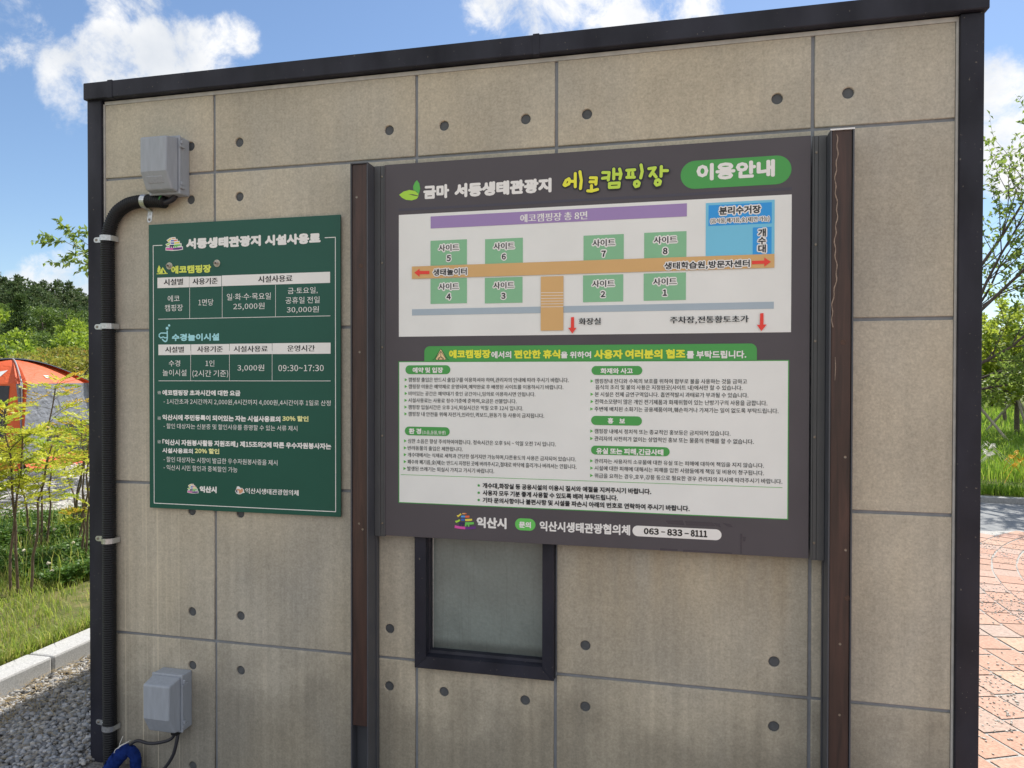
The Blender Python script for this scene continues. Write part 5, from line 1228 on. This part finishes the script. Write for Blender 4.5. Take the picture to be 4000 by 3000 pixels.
# ------------------------------------------------------------------ the tent
def tent_cloth(name, c, rough=.6, bump=.5, k=1.0):
    def f(t, b, mp):
        N = t.nodes.new; L = t.links.new
        n = N('ShaderNodeTexNoise'); n.inputs['Scale'].default_value = 5; n.inputs['Detail'].default_value = 5; n.inputs['Distortion'].default_value = 1.4; L(mp.outputs[0], n.inputs['Vector'])
        bp = N('ShaderNodeBump'); bp.inputs['Strength'].default_value = bump; bp.inputs['Distance'].default_value = .05; L(n.outputs[0], bp.inputs['Height']); L(bp.outputs[0], b.inputs['Normal'])
    return mat(name, c, rough, build=f, spec=.35)
M_torange = tent_cloth('tent_orange', (.62, .105, .03)); M_tgrey = tent_cloth('tent_grey', (.24, .25, .28), .5, .9)
M_tdark = tent_cloth('tent_dark_mesh', (.045, .048, .058), .7, .5); M_tblack = mat('tent_black', (.022, .022, .027), .55); M_twhite = mat('tent_white_print', (.7, .7, .7), .6)
C0, C1, C2, C3 = (Vector(p) for p in ((-7.66, 6.20, 0), (-7.92, 7.86, 0), (-9.58, 7.60, 0), (-9.32, 5.94, 0)))
CEN = (C0+C2)/2; ZB, ZE, ZA = .115, 1.42, 1.80
tent = thing('tent', 'orange and grey dome tent with black roof trim pitched on pale gravel', 'tent', (CEN.x, CEN.y, ZB))
def wallpt(a, b, u, z, out=0.0):
    p = a.lerp(b, u); n = Vector((b.y-a.y, a.x-b.x, 0)).normalized()
    if n.dot(p-CEN) < 0: n = -n
    q = (z-ZB)/(ZE-ZB); p = p + n*(out - .10*max(0, q)**1.5 + .015*math.sin(u*math.pi))
    return (p.x, p.y, z)
def eave(a, b, u): return Vector(wallpt(a, b, u, ZE))
def roofpt(a, b, u, v, up_=0.0):
    e = eave(a, b, u); p = e.lerp(Vector((CEN.x, CEN.y, 0)), v); z = ZE + (ZA-ZE)*math.sin(v*math.pi/2)**1.0 + up_
    return (p.x, p.y, z)
def grid(mb, fn, nu, nv, m=0, cond=None):
    b = len(mb.v)
    for j in range(nv+1):
        for i in range(nu+1): mb.v.append(fn(i/nu, j/nv))
    for j in range(nv):
        for i in range(nu):
            if cond and not cond((i+.5)/nu, (j+.5)/nv): continue
            q = b+j*(nu+1)+i; mb.f.append((q, q+1, q+nu+2, q+nu+1)); mb.m.append(m)
for a, b in ((C0, C1), (C1, C2), (C2, C3), (C3, C0)):
    mb = MB(); grid(mb, lambda u, v: roofpt(a, b, u, v*.985), 14, 10); mb.build('roof_panel', M_torange, tent, smooth=True)
ZS = .30
mb = MB(); grid(mb, lambda u, v: wallpt(C0, C1, u, ZS+(ZE-ZS)*v), 20, 12); mb.build('side_panel', M_tgrey, tent, smooth=True)
mb = MB(); grid(mb, lambda u, v: wallpt(C1, C2, u, ZS+(ZE-ZS)*v), 10, 8); grid(mb, lambda u, v: wallpt(C2, C3, u, ZS+(ZE-ZS)*v), 10, 8); mb.build('side_panel', M_tgrey, tent, smooth=True)
mb = MB(); grid(mb, lambda u, v: wallpt(C3, C0, u, ZS+(ZE-ZS)*v), 20, 12); fp = mb.build('front_panel', M_torange, tent, smooth=True)
mb = MB(); grid(mb, lambda u, v: wallpt(C3, C0, .14+.70*u, .42+(ZE-.03-.42)*v, .006), 12, 8); mb.build('mesh_window', M_tdark, fp, smooth=True)
for a, b in ((C0, C1), (C1, C2), (C2, C3), (C3, C0)):
    mb = MB(); grid(mb, lambda u, v: wallpt(a, b, u, ZB-.01+(ZS-ZB+.01)*v, .10*(1-v)+.012*math.sin(u*23)*(1-v)), 30, 4); mb.build('ground_skirt', M_torange, tent, smooth=True)
# dark doorway arch zipped into the side panel
mb = MB(); cu_, hw, zt = .80, .56, .80
pts = [(cu_+hw*math.cos(a), ZS+.005+(zt-ZS)*math.sin(a)**.8) for a in np.linspace(0, math.pi, 24)]
pts = [(min(.985, u), z) for u, z in pts]
mb.add([wallpt(C0, C1, u, z, .012) for u, z in pts], [tuple(range(len(pts)))]); mb.build('door_arch', M_tdark, tent)
# roof poles in black sleeves; the fly trim lies along the pole that crosses the view
def diag(c, t_): 
    e = Vector((c.x, c.y, 0)).lerp(CEN, .07)
    p = e.lerp(CEN, t_); return Vector((p.x, p.y, ZE + (ZA-ZE)*math.sin(t_*math.pi/2)))
for ca, cb in ((C1, C3), (C0, C2)):
    arc = [diag(ca, k/10) for k in range(11)] + [diag(cb, k/10) for k in range(9, -1, -1)]
    mb = MB(); mb.tube([(p.x, p.y, p.z+.012) for p in arc], .012, 7)
    for c in (ca, cb):
        e = diag(c, 0); mb.tube([(c.x, c.y, ZB), (e.x, e.y, ZE*.55+.05), (e.x, e.y, ZE+.012)], .011, 7)
    mb.build('tent_pole', M_tblack if ca is C1 else mat('tent_seam', (.35, .33, .33), .5), tent, smooth=True)
arc = [diag(C1, .25+.75*k/10) for k in range(11)] + [diag(C3, .15+.85*k/10) for k in range(9, -1, -1)]
mb = MB(); nn = len(arc); d = (C0-CEN).normalized()
for off, dz in ((-.11, -.020), (0, .024), (.13, .004)):
    mb.v += [(p.x+d.x*off, p.y+d.y*off, p.z+dz) for p in arc]
for j in range(2):
    for i in range(nn-1): mb.f.append((j*nn+i, j*nn+i+1, (j+1)*nn+i+1, (j+1)*nn+i)); mb.m.append(0)
mb.build('roof_trim', M_tblack, tent)
mb = MB(); mb.tube([diag(C0, 0)+Vector((.02, -.02, .02)), diag(C0, 0)+Vector((.02, -.02, -.05))], .016, 8); mb.build('pole_clip', M_twhite, tent)
vv, ff = glyphs('SUNSHADE', .02); w0, w1 = vv[:, 0].min(), vv[:, 0].max()
mb = MB(); mb.add([wallpt(C0, C1, .38+.26*(x-w0)/(w1-w0), 1.29+.06*y/.73, .008) for x, y in vv], ff)
mb.add([roofpt(C0, C1, u, v, .012) for u, v in ((.42, .12), (.50, .12), (.49, .19), (.42, .20))], [(0, 1, 2, 3)])
mb.add([roofpt(C3, C0, u, v, .012) for u, v in ((.30, .12), (.72, .14), (.80, .34), (.62, .26), (.45, .36))], [(0, 1, 2, 3, 4)]); mb.build('white_print', M_twhite, tent)
tag(MB().tube([tuple(diag(C1, .25)+Vector((0, 0, .02))), (-6.6, 9.6, .12)], .004, 5).build('guy_rope', M_tblack), 'thin black guy rope running down from the tent roof trim to the right', 'rope')

# ------------------------------------------------------------------ trees
M_bark = mat('bark', (.12, .10, .08), .9, .35, 30, .5, 60)
M_bark2 = mat('dark_bark', (.075, .06, .052), .9, .3, 30, .5, 60)
LM = {'near': leaf_mat('near_tree_leaf', [(.12, .20, .04), (.17, .26, .05), (.22, .31, .07), (.13, .21, .045)], .5),
      'lime': leaf_mat('lime_leaf', [(.22, .32, .03), (.29, .39, .045), (.35, .43, .06), (.18, .26, .03)], .5),
      'pine': leaf_mat('pine_leaf', [(.045, .085, .030), (.070, .120, .040), (.10, .155, .055), (.105, .135, .055)], .2, .6),
      'cone': leaf_mat('cedar_leaf', [(.06, .11, .032), (.085, .145, .042), (.11, .17, .05)], .2, .6),
      'broad': leaf_mat('broad_leaf', [(.07, .125, .03), (.10, .17, .038), (.13, .21, .045), (.16, .25, .05)], .3),
      'bright': leaf_mat('bright_leaf', [(.13, .22, .02), (.19, .30, .03), (.26, .38, .04), (.33, .43, .06)], .4),
      'olive': leaf_mat('olive_leaf', [(.18, .22, .035), (.27, .30, .045), (.37, .36, .06), (.15, .20, .04), (.44, .30, .07)], .35)}
def branch_tree(name, label, loc, seed, trunk_h, limbs, leaf_kind, leaf_sz, per_twig, trunk_r=.05, group=None, spread=.5, bark=None, lean=(0, 0)):
    """limbs: (azimuth deg, elevation deg, length, start height fraction)"""
    r = np.random.default_rng(seed); t = thing(name, label, 'tree', loc, group=group)
    x0, y0, z0 = loc; mb = MB(); LP = []; LD = []
    tr = [(x0+lean[0]*k/6+r.normal(0, .01), y0+lean[1]*k/6+r.normal(0, .01), z0+trunk_h*k/6) for k in range(7)]
    mb.tube(tr, [trunk_r*(1.25-.45*k/6) for k in range(7)], 9)
    lb = MB()
    def poly(p, d, L, n, curl, wob):
        pts = [np.array(p)]; d = np.array(d, float)
        for k in range(n):
            d = d + r.normal(0, wob, 3) + np.array([0, 0, curl]); d /= np.linalg.norm(d); pts.append(pts[-1]+d*L/n)
        return pts, d
    def twigs(pts, L, rad):
        for i in range(1, len(pts)):
            for _ in range(2):
                d0 = pts[i]-pts[i-1]; d0 /= np.linalg.norm(d0); s = np.cross(d0, r.normal(0, 1, 3)); s /= np.linalg.norm(s)+1e-9
                d = d0*.7+s*.8+np.array([0, 0, .1]); d /= np.linalg.norm(d); q, _d = poly(pts[i], d, L*r.uniform(.5, 1.1), 4, -.02, .12)
                lb.tube([tuple(z) for z in q], [rad, rad*.8, rad*.6, rad*.45, rad*.25], 4, caps=False)
                for _k in range(per_twig):
                    j = r.integers(1, 5); f_ = r.uniform(0, 1); p_ = q[j-1]*(1-f_)+q[j]*f_; dd = (q[j]-q[j-1]); dd /= np.linalg.norm(dd)
                    LP.append(p_); LD.append(dd*.5 + r.normal(0, .6, 3) + np.array([0, 0, -.12]))
    for az, el, L, f in limbs:
        az, el = R(az), R(el); p = np.array(tr[0])*(1-f)+np.array(tr[6])*f
        q, d = poly(p, (math.cos(az)*math.cos(el), math.sin(az)*math.cos(el), math.sin(el)), L, 7, .03, .09)
        rr = trunk_r*.55
        lb.tube([tuple(z) for z in q], [rr*(1-.82*k/7) for k in range(8)], 6, caps=False)
        for i in range(2, 8):
            for _ in range(2 if i < 7 else 1):
                d0 = q[i]-q[i-1]; d0 /= np.linalg.norm(d0); s = np.cross(d0, r.normal(0, 1, 3)); s /= np.linalg.norm(s)
                dd = d0*.8+s*spread; dd /= np.linalg.norm(dd); l2 = L*r.uniform(.22, .42)
                q2, _ = poly(q[i], dd, l2, 4, .02, .12)
                lb.tube([tuple(z) for z in q2], [rr*.32, rr*.26, rr*.2, rr*.14, rr*.07], 5, caps=False); twigs(q2, l2*.42, rr*.09)
    bk = bark or M_bark
    tk = mb.build('trunk', bk, t, smooth=True); lb.build('limbs', bk, t, smooth=True)
    LP = np.array(LP); LD = np.array(LD)
    v, f = leaves(LP, LD, r.uniform(.7, 1.2, len(LP))*leaf_sz, .46, .15, .12); np_mesh('crown', v, f, LM[leaf_kind], t)
    return t
branch_tree('leafy_tree', 'slender tree with dark rising branches and sparse leaves right of the building', (5.25, 8.75, .05), 21, 2.0,
            [(15, 62, 4.1, .98), (-8, 56, 3.9, .9), (8, 42, 3.2, .85), (35, 48, 3.0, .75), (-15, 32, 2.4, .7), (12, 20, 2.0, .62), (150, 55, 3.0, .9), (240, 50, 2.6, .8), (80, 60, 3.0, 1.0), (-3, 10, 1.6, .6)], 'near', .085, 11, .052, lean=(.1, .05), bark=M_bark2)
branch_tree('leafy_tree', 'tree whose leafy branch tip pokes out left of the corner post above the tent', (-5.55, 7.9, .105), 23, 3.0,
            [(183, 9, 2.0, 1.0), (205, 12, 1.0, .98), (225, 30, 1.3, .95), (260, 40, 1.8, .9), (140, 40, 1.3, .95), (40, 45, 1.9, .9), (320, 45, 1.9, .9), (90, 55, 1.9, 1.0)], 'near', .11, 14, .05)

# distant crowns: many small leaf faces gathered in clumps over a crown shape
def crown_pts(r, kind, H, Wd):
    out = []; 
    if kind == 'pine':
        for _ in range(46):
            z = r.uniform(.32, 1.0); rad = Wd*(.25+.75*(1-((z-.55)/.55)**2 if z > .2 else .5)); rad = max(.12*Wd, rad); a = r.uniform(0, 6.283); q = rad*r.uniform(.35, 1)**.6
            out.append((q*math.cos(a), q*math.sin(a), z*H, r.uniform(.09, .17)*H, .45))
        for _ in range(3): out.append((r.normal(0, .08)*Wd, r.normal(0, .08)*Wd, H*r.uniform(1.0, 1.08), .05*H, 1.0))
    elif kind == 'cone':
        for _ in range(60):
            z = r.uniform(.05, 1); rad = Wd*(1-z)**.75*1.0; a = r.uniform(0, 6.283); q = rad*r.uniform(.5, 1)
            out.append((q*math.cos(a), q*math.sin(a), z*H, (.05+.07*(1-z))*H, .8))
    else:
        for _ in range(44):
            d = r.normal(size=3); d /= np.linalg.norm(d); q = r.uniform(.45, 1)**.5
            out.append((d[0]*q*Wd, d[1]*q*Wd, H*.56+d[2]*q*H*.42, r.uniform(.07, .13)*H, .65))
    return out
def far_tree(name, kind, seed, H, Wd, leaf, n_leaf, lm, stems=1):
    r = np.random.default_rng(seed); LP = []; LD = []; mb = MB(); cl = crown_pts(r, kind, H, Wd)
    if stems == 1: mb.tube([(0, 0, 0), (.02*H, 0, H*.4), (0, .01*H, H*.8)], [.03*H, .022*H, .008*H], 6)
    for k in range(0 if stems == 1 else stems): mb.tube([(r.normal(0, .05)*H, r.normal(0, .05)*H, 0), (r.normal(0, .15)*H, r.normal(0, .15)*H, H*.4), (r.normal(0, .3)*Wd*2, r.normal(0, .3)*Wd*2, H*.8)], [.014*H, .010*H, .004*H], 5)
    for i, (x, y, z, rad, fl_) in enumerate(cl):
        if i % 3 == 0 and kind != 'cone': mb.tube([(0, 0, z*.72), (x, y, z)], [.008*H, .003*H], 4, caps=False)
        k = n_leaf
        d = r.normal(size=(k, 3)); d /= np.linalg.norm(d, axis=1)[:, None]; q = r.uniform(.3, 1, (k, 1))**.5; p = d*q*rad; p[:, 2] *= fl_
        LP.append(p + np.array([x, y, z])); LD.append(d + r.normal(0, .5, (k, 3)) + np.array([0, 0, .15]))
    LP = np.concatenate(LP); LD = np.concatenate(LD)
    o = bpy.data.objects.new(name, None); COL.objects.link(o); o.empty_display_size = .1
    mb.build('trunk', M_bark2 if kind == 'pine' else M_bark, o, smooth=True)
    v, f = leaves(LP, LD, r.uniform(.6, 1.3, len(LP))*leaf, .55, .15); np_mesh('crown', v, f, LM[lm], o)
    return o
PROTO = {}
def get_proto(key):
    spec = {'pine': ('pine_tree', 'pine', 1, 7, 1.9, .38, 56, 'pine'), 'pine_b': ('pine_tree', 'pine', 2, 7, 2.3, .38, 56, 'pine'), 'pine_c': ('pine_tree', 'pine', 9, 7, 1.6, .36, 56, 'pine'),
            'cone': ('cedar_tree', 'cone', 3, 7, 1.9, .26, 70, 'cone'), 'broad': ('broadleaf_tree', 'round', 4, 6, 2.4, .42, 42, 'broad'), 'broad_b': ('broadleaf_tree', 'round', 5, 6, 2.8, .42, 42, 'broad'),
            'bright': ('broadleaf_tree', 'round', 6, 5, 2.1, .34, 46, 'bright'), 'bright_b': ('broadleaf_tree', 'round', 7, 5, 2.3, .34, 46, 'bright'),
            'olive': ('yellowing_bush', 'round', 8, 3, 1.5, .16, 55, 'olive'), 'olive_b': ('yellowing_bush', 'round', 10, 3, 1.7, .16, 55, 'olive')}[key]
    if key not in PROTO: PROTO[key] = [far_tree(*spec, stems=5 if 'olive' in key else 1), False, spec[3]]
    return PROTO[key]
CAM = Vector((1.7158, -2.397, 0))
def ground_at(s):
    xs = [0, 14, 22, 35, 50, 70, 90, 105, 130, 140, 215]; zs = [.05, .05, .12, .45, 1.2, 3.0, 5.0, 7.0, 14.0, 15.0, 11]
    return float(np.interp(s, xs, zs))
def place_tree(key, px, dist, top_y, label, cat, group, hill=True, H=None):
    """px, top_y: bearing and height of the tree top as sighted from the viewpoint when the site was surveyed"""
    d = ax*((px-2000)/2773.0) + fw; d.z = 0; d.normalize(); p = CAM + d*dist
    elev = (1466-top_y)/2773.0*dist*(d.dot(Vector((fw.x, fw.y, 0)).normalized())); ztop = 1.54 + elev
    zg = ground_at(dist) if hill else .05
    pr = get_proto(key); o = pr[0]
    if pr[1]: o = copy_tree(pr[0])
    pr[1] = True
    h = max(1.2, ztop - zg) if H is None else H
    sc = h/pr[2]/1.02
    o.location = (p.x, p.y, ztop-h if H else zg - .05); o.scale = (sc*random.uniform(.9, 1.15), sc*random.uniform(.9, 1.15), sc); o.rotation_euler = (0, 0, random.uniform(0, 6.28))
    tag(o, label, cat, group); return o
random.seed(5)
# wooded hill left of the building, ridge first
for px in range(-420, 980, 46):
    place_tree(random.choice(['pine', 'pine_b', 'pine_c']), px+random.uniform(-18, 18), random.uniform(126, 134), 1078+max(0, px)*.19+random.uniform(-22, 24), 'dark pine on the ridge line of the wooded hill, against the sky', 'pine tree', 'pines along the hill ridge', H=7.4)
for px in range(-400, 960, 54):
    place_tree(random.choice(['pine', 'pine_b', 'pine_c']), px+random.uniform(-20, 20), random.uniform(112, 120), 1124+max(0, px)*.16+random.uniform(-12, 14), 'dark pine on the upper slope, just below the hill ridge', 'pine tree', 'pines on the upper slope', H=7.0)
for px in range(-380, 960, 74):
    place_tree(random.choice(['broad', 'pine_b', 'broad_b']), px+random.uniform(-20, 20), random.uniform(98, 106), 1176+max(0, px)*.08+random.uniform(-8, 14), 'mid green tree halfway up the wooded hill, under the pines', 'tree', 'trees halfway up the hill', H=6.6)
place_tree('cone', 82, 60, 1150, 'pointed dark green cedar standing out on the hillside above the tent', 'cedar tree', None)
place_tree('bright_b', 0, 70, 1180, 'pale green broadleaf tree at the far left edge beside the pointed cedar', 'tree', None)
place_tree('broad', 165, 82, 1192, 'rounded mid green tree right of the pointed cedar', 'tree', None)
place_tree('broad_b', 262, 84, 1183, 'broad dark green tree above the bright lime one', 'tree', None)
place_tree('bright', 285, 66, 1240, 'bright lime-green tree in front of the darker hillside', 'tree', None)
place_tree('bright_b', 368, 64, 1258, 'bright green tree partly behind the black corner post', 'tree', None)
for px in list(range(-360, 0, 80)) + list(range(450, 960, 80)):
    place_tree(random.choice(['broad_b', 'broad', 'bright_b']), px, random.uniform(64, 80), 1235+random.uniform(-20, 20), 'green tree on the lower hillside away from the cedar', 'tree', 'trees on the lower hillside')
for px in range(-300, 900, 70):
    place_tree(random.choice(['bright', 'broad_b', 'broad']), px+random.uniform(-20, 20), random.uniform(46, 54), 1296+random.uniform(-14, 14), 'light green leafy tree at the foot of the hill', 'tree', 'trees at the hill foot')
for px in range(-260, 860, 62):
    place_tree(random.choice(['olive', 'olive_b', 'bright', 'broad']), px+random.uniform(-18, 18), random.uniform(30, 36), 1330+random.uniform(-14, 16), 'yellow-green bush in the back row behind the tent', 'bush', 'back row of bushes behind the tent')
for px in range(-220, 820, 54):
    place_tree(random.choice(['olive', 'olive_b']), px+random.uniform(-18, 18), random.uniform(20, 24), 1366+random.uniform(-18, 22), 'twiggy yellowing bush in the front row behind the tent', 'bush', 'front row of bushes behind the tent')
# right side: distant belt, then young lime-green trees on stakes
for px in range(2500, 5300, 72):
    place_tree(random.choice(['pine', 'broad', 'pine_b']), px, random.uniform(70, 84), 1330+random.uniform(-26, 22), 'dark distant tree in the belt beyond the meadow on the right', 'tree', 'distant belt of trees on the right', hill=False)
for px in range(2600, 5200, 85):
    place_tree(random.choice(['bright', 'bright_b']), px, random.uniform(36, 44), 1392+random.uniform(-20, 20), 'green tree in the middle distance of the right-hand meadow', 'tree', 'meadow trees in the middle distance', hill=False)
def sight(px, dist):
    d = ax*((px-2000)/2773.0) + fw; d.z = 0; d.normalize(); p = CAM + d*dist; return p
for i, (px, dist, seed, lab) in enumerate(((3972, 20.5, 31, 'young lime-green tree with a straight grey trunk tied to stakes, right edge'), (3868, 18.0, 32, 'young lime-green tree leaning out from behind the black corner post'),
                                           (3925, 27.0, 33, 'young lime-green tree farther back, seen between two nearer trunks'), (4090, 19.0, 34, 'young lime-green tree just outside the right edge of the view'))):
    p = sight(px if i != 1 else 3800, dist)
    branch_tree('young_tree', lab, (p.x, p.y, .05), seed, 1.5, [(a+seed*7, 30+8*(k % 4), 1.5+.15*(k % 3), .55+.09*(k % 6)) for k, a in enumerate(range(0, 360, 40))], 'lime', .10, 12, .05, group='young lime-green trees in the meadow', spread=.7)
    if i in (0, 1):
        for k in range(3):
            a = 2.1*k+.5+i*1.3
            tag(MB().tube([(p.x+.06*math.cos(a), p.y+.06*math.sin(a), 1.0), (p.x+.75*math.cos(a), p.y+.75*math.sin(a), .03)], .028, 7).build('tree_stake', mat('stake_wood', (.42, .38, .33), .8, .2, 20)),
                ['grey wooden stake propping the young tree at the right edge', 'grey wooden stake propping the young tree behind the corner post'][i], 'stake', ['stakes of the right-edge young tree', 'stakes of the young tree behind the corner post'][i])
# meadow weeds and flowers beyond the road kerb
def band(n, y0, y1, h0, h1, w, lean=.6):
    dist = rng.uniform(y0, y1, n); px = rng.uniform(2900, 4800, n); kx = (px-2000)/2773.0
    dx = ax.x*kx + fw.x; dy = ax.y*kx + fw.y; L = np.hypot(dx, dy)
    P = np.stack([CAM.x + dx/L*dist, CAM.y + dy/L*dist, np.full(n, .06)], 1)
    lim = 7.6 - (P[:, 0]-5.6)*.12; P = P[P[:, 1] > lim]
    return blades(P, h0, h1, w, lean)
v1, f1 = band(7000, 10.7, 11.2, .08, .2, .005); v2, f2 = band(17000, 12.1, 15.5, .10, .30, .005); v3, f3 = band(30000, 14.5, 22, .14, .36, .008, .9); v4, f4 = band(13000, 22, 40, .15, .4, .016)
V_ = np.concatenate([v1, v2, v3, v4]); F_ = np.concatenate([f1, f2+len(v1), f3+len(v1)+len(v2), f4+len(v1)+len(v2)+len(v3)])
tag(np_mesh('meadow_weeds', V_, F_, M_weed), 'tall bright green weeds covering the meadow beyond the road kerb', 'weeds', kind='stuff')
M_yel = mat('yellow_petal', (.75, .42, .02), .7); M_wht = mat('white_petal', (.7, .68, .6), .7)
def flower(name, m):
    mb = MB()
    for k in range(8):
        a = k*math.pi/4; mb.add([(0, 0, 0), (.03*math.cos(a-.3), .03*math.sin(a-.3), .008), (.042*math.cos(a), .042*math.sin(a), .004), (.03*math.cos(a+.3), .03*math.sin(a+.3), .008)], [(0, 1, 2, 3)])
    mb.tube([(0, 0, 0), (.01, .01, -.40)], .003, 4); return mb.build(name, m)
for name, m, lab, spots in (('daisy_flower', M_wht, 'white meadow flower among the weeds beside the black corner post', [(3846+random.uniform(0, 42), random.uniform(12.6, 13.6), random.uniform(.32, .52)) for _ in range(16)]),
                            ('yellow_flower', M_yel, 'yellow meadow flower among the weeds at the right edge', [(3930+random.uniform(0, 75), random.uniform(12.2, 13.6), random.uniform(.26, .45)) for _ in range(11)])):
    f0 = None
    for px, dist, z in spots:
        p = sight(px, dist)
        o = flower(name, m) if f0 is None else f0.copy()
        if f0 is None: f0 = o
        else: COL.objects.link(o)
        o.location = (p.x, p.y, z); o.rotation_euler = (R(45), 0, random.uniform(0, 6)); tag(o, lab, 'flower', name.replace('_', ' ')+'s in the meadow')
# the hill itself
M_hill = ramp_ground('hill_floor', [(.03, .04, .015), (.05, .06, .02), (.07, .075, .03)], .25, bscale=2)
hb = MB(); nrm = Vector((-.735, .678, 0)).normalized(); tng = Vector((.678, .735, 0)).normalized()
def hp(u, v):
    s = 12 + 208*v; w_ = (u-.5)*(50 + 150*v); p = CAM + nrm*s + tng*w_
    edge = max(0, 1-abs(u-.5)*2)**.5; return (p.x, p.y, max(.0, ground_at(s)*min(1, edge*1.6) - .06 + .25*math.sin(s*.21)*math.sin(w_*.17)*v))
grid(hb, hp, 40, 60)
tag(hb.build('hill', M_hill, smooth=True), kind='structure')
